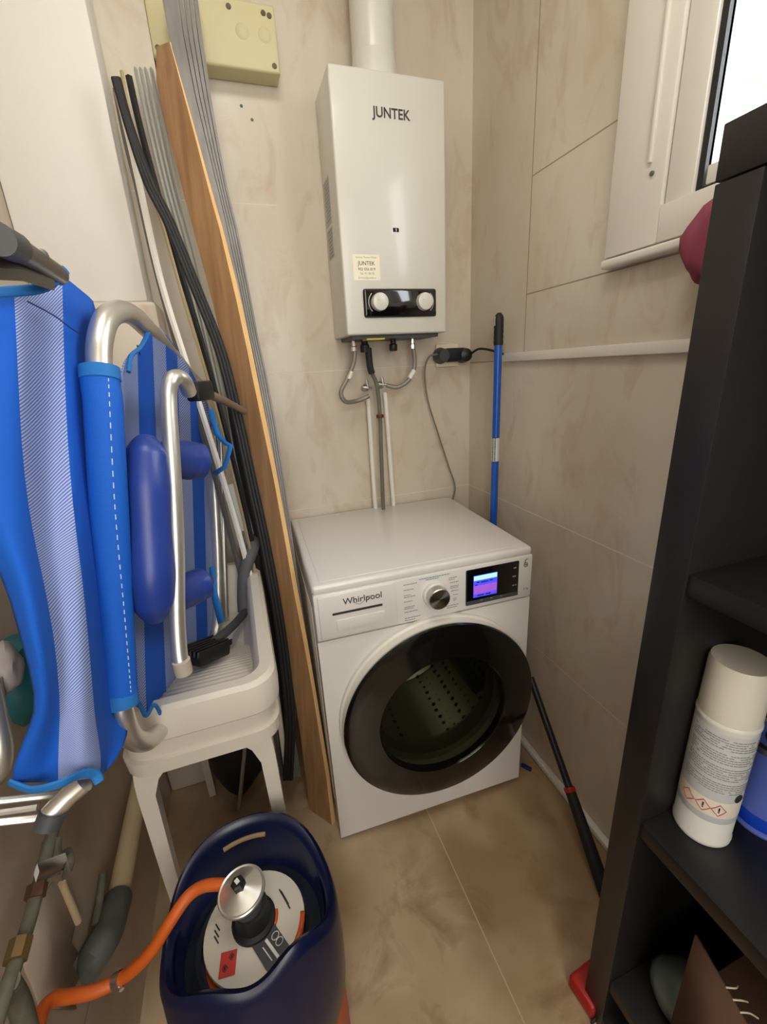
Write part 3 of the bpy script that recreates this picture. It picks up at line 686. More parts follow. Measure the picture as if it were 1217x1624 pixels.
for k, (dx, m, lab) in enumerate(((0, grey_strip, 'left'), (13, black_rubber, 'middle'), (25, grey_strip, 'right'))):
    strip('window_track', '%s of three dark metal tracks leaning behind the grey hose' % lab, 'metal track', [(352+dx, 640), (366+dx, 720), (384+dx, 800), (402+dx, 880), (430+dx*.6, 1020), (452+dx*.3, 1230)], .018, .012, (-.32, -.10, 1.95), m, 'dark metal tracks')
q0, q1 = T(366, 768, -.34, -.13, 1.95), T(384, 842, -.34, -.13, 1.95)
tag(obj('paper_tag', tube([q0, q1], .012, smooth=False, sides=4, rx=.003, up=(1, 0, 0)), mat('tag_paper', (196, 196, 190), .6)), 'white paper tag stuck on the dark metal tracks', 'tag')

# ------------------------------------------------------------------ laundry sink
SK = thing('laundry_sink', 'white plastic laundry sink on slim legs with ribbed washboard front', 'sink', (-.965, -.44, 0))
SX0, SX1, SY0, SY1, SZ = -1.115, -.820, -.760, -.17, .80
def rrect(x0, x1, y0, y1, r, z, n=6):
    pts = []
    for cx, cy, a0 in ((x1-r, y1-r, 0), (x0+r, y1-r, 90), (x0+r, y0+r, 180), (x1-r, y0+r, 270)):
        for i in range(n+1):
            a = radians(a0+90*i/n); pts.append(Vector((cx+r*cos(a), cy+r*sin(a), z)))
    return pts
def ring(ins, z, r=.055): return rrect(SX0+ins, SX1-ins, SY0+ins, SY1-ins, max(r-ins*.5, .02), z)
obj('basin', loft([ring(.014, .690), ring(.012, .73), ring(.006, .731), ring(.002, .736), ring(0, .77), ring(.003, .793), ring(.011, SZ), ring(.030, SZ), ring(.038, .793), ring(.042, .78), ring(.055, .69), ring(.070, .668), ring(.10, .662)], cap=False), sink_white, SK)
bmx = loft([ring(.095, .6625), ring(.10, .656)]); obj('basin_floor', bmx, sink_white, SK)
rows = []
y0b, y1b, z0b, z1b = SY0+.045, SY0+.33, .782, .672
n = 84
for i in range(n+1):
    t = i/n; y = y0b+(y1b-y0b)*t; z = z0b+(z1b-z0b)*(t**1.15)+.0035*abs(sin(i*pi/6))
    rows.append([Vector((SX0+.045, y, z)), Vector((SX1-.045, y, z))])
wbd = obj('washboard', grid(rows), sink_white, SK); solid(wbd, .006, -1)
bm = bmesh.new()
lx0, lx1, ly0, ly1 = SX0+.045, SX1-.040, SY0+.035, SY1-.05
obj('stand_rim', loft([ring(.018, .655, .05), ring(.010, .66, .05), ring(.008, .690, .05), ring(.018, .692, .05), ring(.03, .69, .05), ring(.03, .655, .05), ring(.018, .655, .05)], cap=False), sink_white, SK)
def leg(x, y):
    sx = 1 if x < -.96 else -1; sy = 1 if y < -.4 else -1
    rings = []
    for z, w_ in ((.66, .030), (.635, .020), (.60, .0145), (.40, .0125), (0, .010)):
        ext = (w_-.012)*1.2
        rings.append([Vector((x-w_+max(0, ext)*sx, y-w_+max(0, ext)*sy, z)), Vector((x+w_+max(0, ext)*sx, y-w_+max(0, ext)*sy, z)), Vector((x+w_+max(0, ext)*sx, y+w_+max(0, ext)*sy, z)), Vector((x-w_+max(0, ext)*sx, y+w_+max(0, ext)*sy, z))])
    return loft(rings)
for x, y in ((lx0-.015, ly0), (lx1, ly0), (lx0-.015, ly1), (lx1, ly1)): obj('leg', leg(x, y), sink_white, SK)
obj('brace', tube([Vector((lx1-.01, ly1-.05, .56)), Vector((-1.00, -.335, .03))], .006, smooth=False), mat('grey_brace', (150, 142, 130), .4), SK)

fh = tag(obj('drain_hose', tube([Vector((-.795, -.055, .80)), Vector((-.80, -.10, .845)), Vector((-.815, -.155, .868)), P(400, 872, 2, .86), P(389, 905, 2, .81), P(387, 945, 2, .74), P(388, 970, 2, .70)], .018), foam_grey), 'thick grey hose hooked over the back corner of the laundry sink', 'hose')
# scrubbing brush standing in the sink
sb = thing('scrubbing_brush', 'black ribbed plastic brush head with long handle lying in the sink', 'brush', P(325, 1040, 2, .76))
c = P(326, 1036, 2, .765)
Mb = Matrix.Translation(c) @ Matrix.Rotation(radians(50), 4, 'Z') @ Matrix.Rotation(radians(18), 4, 'Y')
obj('head', box(-.045, .045, -.03, .03, -.012, .012, .006, 2, Mb), black_plastic, sb)
for k in range(6):
    obj('rib', box(-.05, .052, -.028+k*.0105, -.023+k*.0105, .008, .022, .002, 1, Mb), black_plastic, sb)
obj('handle', tube([c+Vector((.02, .03, .005)), P(372, 990, 2, .72), P(396, 962, 2, .70)], .011), dark_grey, sb)
# teal cloth heap at the left of the sink, by the wall
def blob(c, rx, ry, rz, seed, amp=.18, sub=3, flat=False):
    bm = bmesh.new(); bmesh.ops.create_icosphere(bm, subdivisions=sub, radius=1); rnd = random.Random(seed)
    ph = [(rnd.uniform(1.5, 5), rnd.uniform(1.5, 5), rnd.uniform(1.5, 5), rnd.uniform(0, 6)) for _ in range(5)]
    for v in bm.verts:
        n = sum(sin(v.co.x*a+d)*cos(v.co.y*b_+d*2)*sin(v.co.z*e+d*3) for a, b_, e, d in ph)/2.2
        v.co *= 1+amp*n
        v.co = Vector((v.co.x*rx, v.co.y*ry, v.co.z*rz))+Vector(c)
    return bm

# ------------------------------------------------------------------ pipes on the left wall
XW = XL
dp = thing('waste_pipe', 'cream waste pipe with dark grey elbow running along the left wall', 'pipe', P(190, 1420, 0, XW+.03))
pA, pB = P(228, 1215, 0, XW+.03), P(186, 1432, 0, XW+.03)
obj('pipe', tube([pA, pB], .0205, smooth=False, sides=24), drain_cream, dp)
el = [pB+(pA-pB)*.02, P(180, 1450, 0, XW+.032), P(172, 1478, 0, XW+.034), P(156, 1506, 0, XW+.03), P(142, 1530, 0, XW+.005)]
obj('elbow', tube(el, .026, sides=20), drain_grey, dp)
obj('pipe_clip', tube([P(163, 1385, 0, XW+.012), P(158, 1430, 0, XW+.012), P(150, 1470, 0, XW+.012)], .007), corroded, dp)
sp_ = thing('supply_pipe', 'corroded metal supply pipe with joints running along the left wall', 'pipe', P(50, 1480, 0, XW+.05))
XP = XW+.05
obj('pipe', tube([P(84, 1318, 0, XP), P(70, 1370, 0, XP), P(52, 1440, 0, XP), P(34, 1500, 0, XP), P(10, 1570, 0, XP), P(-12, 1640, 0, XP)], .0085), corroded, sp_)
obj('joint', tube([P(34, 1490, 0, XP), P(24, 1525, 0, XP)], .013, smooth=False, sides=8), mat('aged_brass', (120, 96, 60), .5, .6, noise=.3), sp_)
obj('joint', tube([P(60, 1402, 0, XP), P(55, 1425, 0, XP)], .012, smooth=False, sides=6), mat('rusty_joint', (96, 66, 48), .6, .5, noise=.3), sp_)
obj('lower_branch', tube([P(12, 1560, 0, XP), P(30, 1590, 0, XP-.01), P(44, 1640, 0, XP-.01)], .012), corroded, sp_)
vv = thing('shutoff_valve', 'metal shutoff valve with square lever on the corroded supply pipe', 'valve', P(75, 1370, 0, XP))
q = P(80, 1365, 0, XP)
obj('valve_body', lathe([(0, -.02), (.013, -.02), (.013, -.008), (.017, 0), (.013, .010), (.012, .026), (0, .026)], frame(q, (P(84, 1318, 0, XP)-q)), 12), corroded, vv)
a, b = P(58, 1384, 0, XP+.03), P(102, 1366, 0, XP+.03)
lv = bmesh.new(); d = (b-a); add_tube(lv, [a, b, b+Vector((.002, -.012, -.016))], .010, 4, rx=.003); obj('lever', lv, chrome, vv)
obj('wheel_ear', tube([P(96, 1362, 0, XP+.015), P(108, 1350, 0, XP+.015), P(112, 1370, 0, XP+.015), P(104, 1390, 0, XP+.015)], .005), corroded, vv)
tag(obj('bare_stub_pipe', tube([P(98, 1400, 0, XW+.006), P(124, 1462, 0, XW+.006)], .006), drain_cream), 'thin pale pipe stub on the left wall between valve and waste pipe', 'pipe')
# exposed filler patch
def patch(name, pts, x, m):
    bm = bmesh.new(); f = bm.faces.new([bm.verts.new(P(a, b, 0, x)) for a, b in pts]); return obj(name, bm, m)
rnd = random.Random(9)
pp = [(62, 1430), (84, 1398), (104, 1420), (118, 1470), (112, 1496), (124, 1512), (114, 1532), (126, 1550), (112, 1575), (120, 1600), (64, 1600), (50, 1560), (40, 1540), (34, 1500)]
pa = patch('bare_plaster_patch', pp, XW+.0015, mat('bare_plaster', (172, 156, 138), .85, noise=.1, nscale=12)); solid(pa, .003)
tag(pa, 'ragged patch of bare pale plaster on the left wall behind the pipes', 'plaster patch')

# black bag under the sink
tag(obj('rubbish_bag', blob((-.985, -.235, .17), .095, .07, .165, 3), black_cloth), 'dark crumpled bag standing on the floor under the laundry sink', 'bag')

# ------------------------------------------------------------------ gas bottle
GX, GY, GR_ = -.924, -.918, .141
GB = thing('gas_bottle', 'orange gas bottle with a dark blue plastic collar, standing on the floor', 'gas bottle', (GX, GY, 0))
GT = Matrix.Translation((GX, GY, 0))
obj('cylinder', lathe([(0, .006), (.10, .004), (.125, .02), (.136, .05), (.138, .33), (.132, .37), (.115, .40), (.06, .418), (0, .420)], GT, 48), bottle_orange, GB)
obj('foot_ring', lathe([(.10, .03), (.112, .0), (.120, 0), (.126, .03)], GT, 40), navy, GB)
N = 72
def hcol(a):                            # collar height by angle (a=0 points away from the camera)
    back = math.exp(-(abs(a)/1.12)**4); front = math.exp(-((pi-abs(a))/1.12)**4)
    lobe = math.exp(-((a+2.35)/.42)**2)
    return .462 + .062*back + .046*front + .020*lobe - .012*math.exp(-((pi-abs(a))/.45)**2)
rings = []
prof = []
for k in range(N):
    a = -pi+2*pi*k/N; h = hcol(a); th = pi/2+a
    flare = .004+.010*math.exp(-(a/1.2)**4)-.030*math.exp(-((pi-abs(a))/.95)**4)
    d = Vector((cos(th), sin(th), 0)); c0 = Vector((GX, GY, 0))
    R = GR_
    pr = [(R-.004, .27), (R+.002, .30), (R+.004, .38), (R+flare-.002, h-.020), (R+flare-.006, h-.006), (R+flare-.013, h), (R+flare-.021, h-.005), (R+flare-.025, h-.020), (R-.022, .455), (R-.03, .425), (R-.036, .418), (R-.06, .416)]
    rings.append([c0+d*r+Vector((0, 0, z)) for r, z in pr])
bm = bmesh.new(); V = [[bm.verts.new(p) for p in r] for r in rings]
for k in range(N):
    A, B = V[k], V[(k+1) % N]
    a = -pi+2*pi*(k+.5)/N
    for j in range(len(A)-1):
        if abs(a+.12) < .27 and j in (3, 7) and False: continue
        bm.faces.new((A[j], A[j+1], B[j+1], B[j]))
collar = obj('collar', bm, navy, GB, sharp=50)
# grip slot through the back of the collar: pale slit
bm = bmesh.new()
for k in range(8):
    a0 = -.30+.5*k/8
    pts = []
for s in (1,):
    pts = [Vector((GX+(GR_-.0155)*cos(pi/2+a), GY+(GR_-.0155)*sin(pi/2+a), .490)) for a in [.34-.62*i/14 for i in range(15)]]
    add_tube(bm, pts, .0042, 8)
obj('grip_slot', bm, mat('slot_glimpse', (150, 130, 92), .8), GB)
lab = obj('label_disc', lathe([(.026, .447), (.083, .436), (.084, .432), (.0, .430)], Matrix.Translation((GX+.002, GY+.012, 0)), 48), cyl_label, GB)
obj('inner_well', lathe([(.085, .430), (.092, .436), (.104, .427), (.112, .424)], GT, 48), navy_dark, GB)
LC = Vector((GX+.002, GY+.012, 0))
def wedge(a0, a1, r0_, r1_, z0, z1, m, name, n=10):
    rows = []
    for i in range(n+1):
        a = radians(a0+(a1-a0)*i/n); d = Vector((cos(a), sin(a), 0))
        rows.append([LC+d*r0_+Vector((0, 0, z0)), LC+d*r1_+Vector((0, 0, z1))])
    o = obj(name, grid(rows), m, lab); solid(o, .0008, 0); return o
def on_label(a, r, rot, dz=.0012):
    th = radians(a); z = .447-(r-.026)*.193+dz
    return Matrix.Translation(LC+Vector((cos(th)*r, sin(th)*r, z))) @ Matrix.Rotation(th-pi/2, 4, 'Z') @ Matrix.Rotation(-.19, 4, 'X') @ Matrix.Rotation(radians(rot)-th+pi/2, 4, 'Z')
def lab_box(a, r, rot, sx, sy, m, name, h=.0006):
    return obj(name, box(-sx/2, sx/2, -sy/2, sy/2, 0, h, M=on_label(a, r, rot)), m, lab)
lab_box(-62, .054, 30, .042, .052, mat('label_dark', (38, 40, 46), .45), 'label_dark_panel')
lab_box(-136, .060, -10, .026, .030, red_print, 'label_red_square')
wedge(-44, -8, .077, .0845, .4392, .4378, bottle_orange, 'label_orange_rim')
wedge(-30, 5, .034, .040, .4470, .4458, bottle_orange, 'label_orange_ring')
bm = bmesh.new()
for k in range(4): add_box(bm, -.013, .012-.003*k, -.0011, .0011, 0, .0006, M=on_label(10+k*8, .056, 112))
for k in range(3): add_box(bm, -.008, .007, -.001, .001, 0, .0006, M=on_label(166+k*8, .062, 118))
obj('label_small_print', bm, text_dark, lab)
bm = bmesh.new()
Mx = on_label(-62, .054, 122, .002)
add_box(bm, -.016, .016, -.002, .0025, 0, .0006, M=Mx); add_box(bm, -.012, .012, .0085, .0100, 0, .0006, M=Mx)
for off in (-.0052, .0052):
    add_tube(bm, [Mx @ Vector((.003+off+.0048*cos(t), -.013+.0062*sin(t), .0008)) for t in [i*2*pi/14 for i in range(14)]], .0007, 5, closed=True)
obj('label_emblem', bm, can_white, lab)
bm = bmesh.new(); Mx = on_label(-136, .060, -10, .002)
for dx, dy in ((.005, .007), (-.004, -.005)):
    add_tube(bm, [Mx @ Vector((dx+.0045*cos(t), dy+.0045*sin(t), .0006)) for t in [i*2*pi/4 for i in range(4)]], .0005, 5, closed=True); add_box(bm, dx-.0018, dx+.0018, dy-.002, dy+.0025, .0002, .0008, M=Mx)
obj('hazard_mark', bm, text_dark, lab)
# valve and regulator
obj('valve_neck', lathe([(.036, .440), (.036, .452), (.030, .456), (.027, .470), (.027, .484), (.020, .486), (0, .486)], Matrix.Translation(LC), 32), black_rubber, GB)
RG = thing('gas_regulator', 'silver cone-shaped gas regulator seated on the blue bottle', 'regulator', LC+Vector((0, 0, .484)))
axis = Vector((-.10, -.06, 1)).normalized(); rb = LC+Vector((-.004, .002, .484))
RM = frame(rb, axis)
obj('regulator_body', lathe([(0, 0), (.024, 0), (.024, .022), (.020, .034), (0, .034)], RM, 32), dark_grey, RG)
obj('regulator_cap', lathe([(0, .030), (.022, .030), (.034, .038), (.038, .042), (.038, .046), (.0365, .0475), (.034, .0465), (.022, .0525), (.010, .0585), (.008, .060), (0, .060)], RM, 48), alu, RG)
bm = bmesh.new(); add_lathe(bm, [(0, .058), (.011, .058), (.0115, .068), (.009, .071), (0, .071)], RM, 6); obj('regulator_knob', bm, black_plastic, RG)
bm = bmesh.new(); add_box(bm, -.0045, .0035, -.003, .003, .0705, .072, M=RM); obj('knob_sticker', bm, can_white, RG)
hb = P(350, 1403, 2, .515)
h0 = RM @ Vector((-.020, .006, .028))
hdir = (hb-h0)
nip = h0 + hdir.normalized()*.036
obj('hose_nipple', tube([h0, nip], .0085, smooth=False), brushed, RG)
HZ = thing('gas_hose', 'orange rubber gas hose looping left from the silver regulator', 'hose', (nip.x, nip.y, 0))
hp = [nip-hdir.normalized()*.012]+[P(x, y, 2, z) for x, y, z in ((325, 1405, .535), (298, 1422, .545), (270, 1462, .530), (243, 1505, .500), (215, 1535, .475), (187, 1555, .455), (150, 1572, .46), (112, 1580, .48), (86, 1584, .50), (68, 1602, .51), (58, 1640, .52), (46, 1720, .53))]
obj('rubber_hose', tube(hp, .0092), hose_orange, HZ)
obj('hose_clamp', tube([P(182, 1557, 2, .4545), P(192, 1552, 2, .458)], .0112, smooth=False), brushed, HZ)
obj('clamp_screw', tube([P(190, 1561, 2, .455), P(193, 1570, 2, .455)], .0035, smooth=False), chrome, HZ)

# ------------------------------------------------------------------ bookcase
KX, KY, KT, KN = -.300, -1.040, .048, -2.2
BK = thing('bookcase', 'tall black-brown open bookcase with thick panels against the right wall', 'bookcase', (-.15, -1.6, 0))
ob = obj('side_panel', box(KX, -.012, KY-KT, KY, 0, 1.492, .0012), black_oak, BK)
obj('side_panel', box(KX, -.012, KN, KN+KT, 0, 1.492, .0012), black_oak, BK)
obj('top_panel', box(KX-.001, -.012, KN, KY, 1.4935, 1.545, .0015), black_oak, BK)
for z in (1.05, .600, .165): obj('shelf', box(KX+.003, -.016, KN+KT, KY-KT, z-.030, z, .0012), black_oak, BK)
obj('back_panel', box(-.016, -.012, KN+KT, KY-KT, .02, 1.49), wood_dark, BK)
obj('bottom_panel', box(KX, -.012, KN+KT, KY-KT, 0, .04), black_oak, BK)

# spray can
cx, cy, cz = -.211, -1.123, .6005
cn = thing('spray_can', 'tall white spray can with hazard diamonds standing on the black shelf', 'spray can', (cx, cy, cz))
Mc = Matrix.Translation((cx, cy, cz)) @ Matrix.Diagonal((1.17, 1.17, 1.27, 1))
obj('can_body', lathe([(0, 0), (.0315, 0), (.033, .002), (.0335, .006), (.0325, .009), (.0325, .172), (.0335, .175), (.0335, .178), (.030, .183), (0, .183)], Mc, 56), can_white, cn)
lb = obj('can_label', lathe([(.0326, .040), (.0328, .041), (.0328, .168), (.0326, .169)], Mc, 56), can_label, cn)
obj('cap', lathe([(.0322, .180), (.0325, .182), (.0315, .246), (.0300, .250), (.0, .2505)], Mc, 56), mat('cream_cap', (226, 222, 206), .35), cn)
def on_can(ang, z, r=.0329):
    a = radians(ang); return Mc @ Matrix.Translation((r*cos(a), r*sin(a), z)) @ Matrix.Rotation(a+pi/2, 4, 'Z') @ Matrix.Rotation(pi/2, 4, 'X')
bm = bmesh.new()
z = .163
rnd = random.Random(5)
while z > .086:
    a = 150
    while a < 290:
        l = rnd.uniform(3, 9); 
        if rnd.random() < .9:
            k = on_can(a+l/2, z); add_box(bm, -l/2*.0329*pi/180, l/2*.0329*pi/180, -.0005, .0005, 0, .0002, M=k)
        a += l+1.4
    z -= .0032 if int(z*1000) % 21 > 4 else .0068
obj('can_small_print', bm, text_grey, lb)
bm = bmesh.new()
for k in range(30):
    a = 132+k*6
    add_box(bm, -.0017, .0017, -.012, .012, 0, .00015, M=on_can(a, .062))
obj('hazard_band', bm, mat('cream_band', (228, 222, 206), .4), lb)
bm = bmesh.new()
for a in (172, 203, 232):
    ps = []
    for s, t in ((-1, 0), (0, 1), (1, 0), (0, -1)):
        k = on_can(a+s*14, .062+t*.0085, .0334); ps.append(k.translation)
    for i in range(4): add_tube(bm, [ps[i], (ps[i]+ps[(i+1) % 4])/2+((ps[i]+ps[(i+1) % 4])/2-Vector((cx, cy, ((ps[i]+ps[(i+1) % 4])/2).z))).normalized()*.0006, ps[(i+1) % 4]], .0005, 5)
obj('hazard_diamonds', bm, red_print, lb)
bm = bmesh.new()
for a in (203, 232):
    add_box(bm, -.0008, .0008, -.001, .004, .0004, .0008, M=on_can(a, .062)); add_box(bm, -.0008, .0008, -.0035, -.002, .0004, .0008, M=on_can(a, .062))
obj('hazard_symbols', bm, text_dark, lb)
k = on_can(268, .080); bm = bmesh.new(); add_lathe(bm, [(0, .0006), (.006, .0004), (.006, 0)], k, 20); obj('recycling_mark', bm, text_dark, lb)
# blue tin
tx, ty = -.105, -1.148
tn = thing('paint_tin', 'blue tin standing on the shelf behind the white spray can', 'tin', (tx, ty, .6005))
Mt = Matrix.Translation((tx, ty, .6005)) @ Matrix.Diagonal((1, 1, 1.3, 1))
obj('tin_body', lathe([(0, 0), (.049, 0), (.050, .003), (.048, .006), (.048, .112), (.050, .115), (.048, .118), (0, .116)], Mt, 56), tin_blue, tn)
obj('lower_band', lathe([(.0481, .008), (.0484, .009), (.0484, .026), (.0481, .027)], Mt, 56), tin_deep, tn)
obj('lid', lathe([(.050, .114), (.051, .118), (.050, .122), (.042, .122), (.040, .117), (0, .117)], Mt, 48), brushed, tn)
# lower compartments
q = P(1010, 1555, 0, -.20)
tag(obj('plastic_bag', blob((-.205, -1.165, .215), .055, .06, .048, 8, .12), grey_bag), 'grey-green crumpled plastic bag on the lowest shelf of the bookcase', 'bag')
cb = thing('cardboard_box', 'open brown cardboard box with frayed flap on the lower shelf', 'box', (-.17, -1.30, .166))
pa_, pb_ = P(1104, 1482, 0, -.262), P(1195, 1642, 0, -.262)
rows = [[pa_, pb_], [pa_*.5+Vector((-.262, pa_.y-.0, .166))*.5, pb_*.5+Vector((-.262, pb_.y, .166))*.5], [Vector((-.262, pa_.y-.0, .168)), Vector((-.262, pb_.y, .168))]]
o = obj('front_flap', grid(rows), cardboard, cb); solid(o, .004, 0)
obj('carton', box(-.255, -.03, pb_.y-.25, pa_.y-.01, .167, .33, .002), cardboard, cb)
for k in range(4):
    c = pa_.lerp(pb_, .55+.12*k)
    obj('torn_fibre', tube([c, c+Vector((.010, -.006, .003)), c+Vector((.020, -.004-.004*k, -.004))], .0012, sides=6), ivory, cb)

# burgundy cloth hanging behind the bookcase
q = P(1126, 388, 0, -.045)
cl = obj('cloth', blob((q.x, q.y, q.z), .028, .044, .062, 31, .38), burgundy); tag(cl, 'burgundy cloth hanging from the window sill behind the black bookcase', 'cloth')

# ------------------------------------------------------------------ folded beach chairs
STR = [(.0, .17), (.32, .46), (.58, .70), (.83, .92)]
fabB = fabric('striped_canvas', (2, 84, 190), (168, 184, 218), STR, rib=1500)
fabA = fabric('wide_striped_canvas', (0, 88, 194), (176, 192, 226), [(.333, .667)], rib=1100, diag=.5)
CB = thing('folding_beach_chair', 'folded beach chair with rounded aluminium frame and navy pillow, nearer the planks', 'beach chair', at(230, 1180, .66))
s = 1.2
def A(x, y, D): return at(x, y, D*s)
loop = [A(164, 640, .46), A(158, 585, .46), A(158, 545, .462), A(168, 508, .475), A(188, 494, .50), A(210, 500, .54), A(232, 520, .59), A(262, 550, .72), A(296, 590, .88), A(318, 620, .96), A(334, 700, 1.0), A(344, 850, 1.0), A(346, 960, 1.0), A(338, 1020, .96), A(312, 1070, .84), A(284, 1112, .74), A(262, 1140, .66), A(250, 1162, .61), A(232, 1176, .57), A(210, 1170, .53), A(196, 1140, .505), A(190, 1100, .50), A(184, 1000, .49), A(174, 820, .47)]
obj('frame', tube(loop, .0150, n=6, closed=True, sides=18), alu, CB)
sl_pts = [p for p in smooth_path(loop, 6, True) if False] or [A(157.6, 590, .46), A(160.5, 615, .46), A(164, 640, .46), A(169, 730, .464), A(174, 820, .47), A(179, 910, .479), A(184, 1000, .49), A(187.5, 1055, .496), A(190, 1108, .50)]
obj('hem_sleeve', tube(sl_pts, .0225, sides=20, rx=.0200, up=(1, 0, 0)), blue_web, CB)
obj('sleeve_binding', tube([A(157.7, 583, .46), A(159.5, 603, .46)], .0235, smooth=False, sides=20, rx=.0212, up=(1, 0, 0)), blue_trim, CB)
obj('sleeve_binding', tube([A(189, 1098, .50), A(190.6, 1120, .50)], .0235, smooth=False, sides=20, rx=.0212, up=(1, 0, 0)), blue_trim, CB)
def stitch(dx):
    bm = bmesh.new(); Q = smooth_path([A(x+dx, y, D-.031) for x, y, D in ((146, 600, .46), (156, 800, .467), (172, 980, .483), (182, 1100, .498))], 24)
    for i in range(0, len(Q)-2, 2): add_tube(bm, [Q[i], Q[i+1]], .0006, 4)
    return bm
obj('stitching', stitch(26), mat('white_thread', (200, 208, 230), .8), CB)
top = [(188, 592, .495), (205, 556, .525), (222, 556, .56), (240, 500, .575), (264, 532, .69), (298, 577, .85), (330, 640, .97), (345, 690, 1.01)]
bot = [(202, 1112, .515), (216, 1120, .54), (236, 1134, .575), (268, 1150, .655), (286, 1112, .74), (312, 1068, .84), (338, 1010, .97), (348, 950, 1.0)]
U = [0, .1, .2, .32, .5, .7, .9, 1.0]
rows = []; uvs = []
for j in range(13):
    v = j/12; r = []; uu = []
    for (x0, y0, d0), (x1, y1, d1), u in zip(top, bot, U):
        wv = .008*sin(u*14+v*5)*sin(pi*v)
        r.append(A(x0+(x1-x0)*v, y0+(y1-y0)*v, d0+(d1-d0)*v+.03*min(1, 4*v)+wv)); uu.append((u, v*.5))
    rows.append(r); uvs.append(uu)
bk = obj('striped_back', grid(rows, uvs), fabB, CB, sharp=80); subsurf(bk, 1); solid(bk, .0015)
obj('edge_binding', tube([A(204, 590, .51), A(208, 565, .52), A(222, 552, .545), A(232, 535, .57), A(240, 512, .59)], .0032, sides=8), blue_trim, CB)
obj('edge_binding', tube([A(208, 1100, .515), A(222, 1118, .54), A(232, 1135, .56), A(246, 1118, .59), A(262, 1150, .63)], .0032, sides=8), blue_trim, CB)
obj('cord', tube([A(218, 548, .54), A(232, 590, .6), A(258, 612, .66)], .0012, sides=6), black_rubber, CB)
# pillow: C-shaped neck roll tied in front of the fabric
def pil(pts, radii, name, m=pillow_m):
    Q = smooth_path(pts, 6); n = len(Q); rr = []
    for i in range(n):
        t = i/(n-1)*(len(radii)-1); k = min(int(t), len(radii)-2); f_ = t-k; rr.append(radii[k]*(1-f_)+radii[k+1]*f_)
    bm = bmesh.new(); add_tube(bm, Q, 1, 20, radii=rr); return bm
pl0 = obj('pillow', pil([A(232, 694, .52), A(232, 722, .515), A(234, 775, .51), A(237, 840, .51), A(241, 910, .51), A(244, 955, .52), A(248, 982, .53)], [.012, .029, .031, .030, .031, .029, .012], ''), pillow_m, CB)
obj('upper_roll', pil([A(225, 722, .55), A(262, 728, .60), A(296, 730, .64), A(320, 731, .66), A(334, 731, .67)], [.010, .030, .035, .032, .004], ''), pillow_m, pl0)
obj('lower_roll', pil([A(244, 962, .55), A(272, 950, .60), A(302, 934, .64), A(324, 924, .66), A(338, 918, .67)], [.008, .026, .031, .029, .004], ''), pillow_m, pl0)
# inner support frame with hinge
lp = [A(300, 622, .57), A(292, 604, .55), A(281, 598, .54), A(271, 606, .53), A(268, 640, .53), A(275, 760, .53), A(280, 880, .53), A(281, 980, .53), A(285, 1040, .53), A(291, 1062, .53)]
obj('support_frame', tube(lp, .0115, sides=16), alu, CB)
obj('support_foot', lathe([(0, -.012), (.0125, -.010), (.0125, .012), (0, .014)], frame(A(290, 1058, .53), (0, 0, 1)), 18), mat('aged_cap', (176, 166, 150), .6), CB)
hc = A(317, 620, .62)
obj('hinge_block', box(-.030, .026, -.012, .012, -.016, .016, .004, 2, frame(hc, (0, 0, 1)) @ Matrix.Rotation(radians(65), 4, 'Z')), black_plastic, CB)
obj('hinge_rod', tube([A(333, 626, .66), A(352, 634, .80), A(372, 644, .86), A(388, 653, .90)], .0085, smooth=False), mat('tan_rod', (150, 134, 116), .45, .5), CB)
obj('rear_bar', tube([A(350, 650, 1.0), A(352, 760, 1.0), A(356, 880, 1.01), A(359, 978, 1.02)], .0072), alu, CB)
o = obj('tie_ribbon', grid([[A(330, 650, .86), A(338, 648, .86)], [A(340, 690, .86), A(348, 684, .86)], [A(356, 706, .86), A(360, 700, .86)], [A(362, 708, .855), A(370, 706, .85)], [A(354, 738, .855), A(360, 742, .85)], [A(336, 750, .86), A(344, 754, .86)]]), blue_trim, CB); solid(o, .001)
o = obj('tie_ribbon', grid([[A(332, 900, .88), A(340, 896, .88)], [A(336, 950, .88), A(346, 944, .88)], [A(346, 990, .88), A(357, 985, .88)]]), blue_trim, CB); solid(o, .001)

CA = thing('folding_beach_chair', 'folded beach chair with wide striped canvas at the left edge of the photo', 'beach chair', at(90, 1290, .55))
s2 = 1.18
def B(x, y, D): return at(x, y, D*s2)
prow = [  # y-list per row for four stripe boundaries, with depth
 [(-130, 474, .33), (24, 462, .37), (98, 436, .43), (152, 480, .53)],
 [(-122, 560, .33), (28, 545, .375), (100, 530, .435), (156, 560, .53)],
 [(-112, 660, .33), (32, 650, .38), (104, 645, .44), (166, 660, .53)],
 [(-90, 760, .33), (38, 755, .38), (110, 750, .44), (174, 760, .53)],
 [(-45, 850, .34), (52, 850, .38), (120, 850, .43), (182, 850, .53)],
 [(4, 900, .35), (64, 905, .375), (128, 905, .43), (186, 905, .53)],
 [(30, 1002, .36), (84, 1002, .37), (138, 1002, .43), (190, 1000, .53)],
 [(62, 1108, .37), (94, 1108, .375), (147, 1110, .43), (196, 1108, .53)],
 [(48, 1150, .38), (93, 1160, .385), (150, 1150, .43), (206, 1150, .53)],
 [(26, 1202, .38), (93, 1208, .39), (162, 1200, .43), (196, 1185, .50)],
 [(16, 1240, .38), (93, 1240, .395), (158, 1232, .43), (178, 1212, .46)]]
rows = []; uvs = []
NC = 15
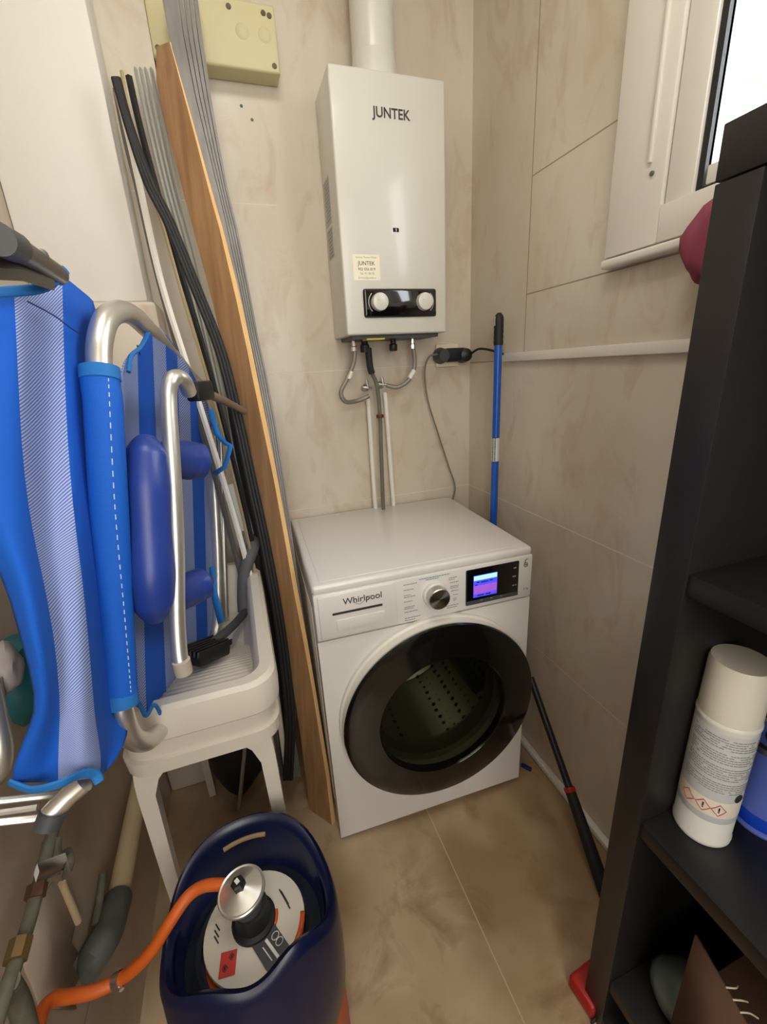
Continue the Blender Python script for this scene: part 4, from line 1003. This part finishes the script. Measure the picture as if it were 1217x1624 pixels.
for j, r in enumerate(prow):
    rr = []; uu = []
    for i in range(NC+1):
        u = i/NC; k = min(int(u*3), 2); f_ = u*3-k
        a, b = r[k], r[k+1]
        D = a[2]+(b[2]-a[2])*f_ + .012*sin(u*13+j*.45)*(1 if 0 < j < 10 else .25)
        rr.append(B(a[0]+(b[0]-a[0])*f_, a[1]+(b[1]-a[1])*f_, D)); uu.append((u, j/10))
    rows.append(rr); uvs.append(uu)
ca = obj('striped_canvas', grid(rows, uvs), fabA, CA, sharp=80); subsurf(ca, 1); solid(ca, .0016)
obj('hem', tube([B(16, 1240, .378), B(50, 1252, .378), B(93, 1244, .38), B(128, 1228, .40), B(150, 1228, .413), B(158, 1240, .415)], .0052, sides=8, rx=.0025), blue_trim, CA)
obj('hem', tube([B(-100, 468, .33), B(24, 462, .355), B(70, 455, .38), B(96, 436, .395), B(104, 428, .40)], .0050, sides=8, rx=.0025), blue_trim, CA)
obj('seam', tube([B(44, 478, .357), B(85, 500, .405), B(112, 520, .43), B(128, 530, .455)], .0008, sides=5), mat('seam_thread', (30, 50, 110), .8), CA)
gm = mat('dull_grey_metal', (120, 118, 112), .35, .8, noise=.12)
obj('top_rail', tube([B(12, 384, .30), B(40, 402, .335), B(92, 436, .40)], .0105, smooth=False, sides=16), gm, CA)
obj('rail_cap', tube([B(-4, 378, .285), B(24, 392, .315)], .0125, smooth=False, sides=16), dark_grey, CA)
obj('hinge_plate', tube([B(-20, 424, .30), B(30, 428, .33), B(82, 446, .38)], .009, smooth=False, sides=4, rx=.003), gm, CA)
obj('hinge_rivet', lathe([(0, .004), (.006, .003), (.006, 0)], frame(B(66, 405, .355), (B(66, 405, .3)-B(66, 405, .355))), 14), gm, CA)
obj('lower_rail', tube([B(134, 1240, .42), B(108, 1262, .415), B(76, 1296, .405)], .0115, smooth=False, sides=16), alu, CA)
obj('rail_cap', tube([B(84, 1288, .405), B(74, 1312, .402)], .0135, smooth=False, sides=16), dark_grey, CA)
for a, b in (((-20, 1272, .40), (128, 1256, .44)), ((-20, 1306, .39), (72, 1296, .41)), ((-10, 1290, .42), (60, 1280, .43))):
    obj('cross_bar', tube([B(*a), B(*b)], .0042, smooth=False, sides=8), alu, CA)
obj('bent_arm', tube([B(-18, 1080, .44), B(-6, 1140, .44), B(2, 1190, .44), B(-4, 1226, .44), B(-28, 1244, .43)], .012, sides=16), alu, CA)
tag(obj('crumpled_cloth', blob(at(36, 1072, .64), .030, .055, .070, 21, .2), teal_bag), 'teal crumpled cloth hanging on the left wall behind the wide striped chair', 'cloth')
tag(obj('pale_cloth', blob(at(2, 1062, .55), .022, .03, .034, 23, .2), mat('pinkish_cloth', (170, 160, 158), .8)), 'pale pinkish cloth beside the teal cloth at the left edge', 'cloth')
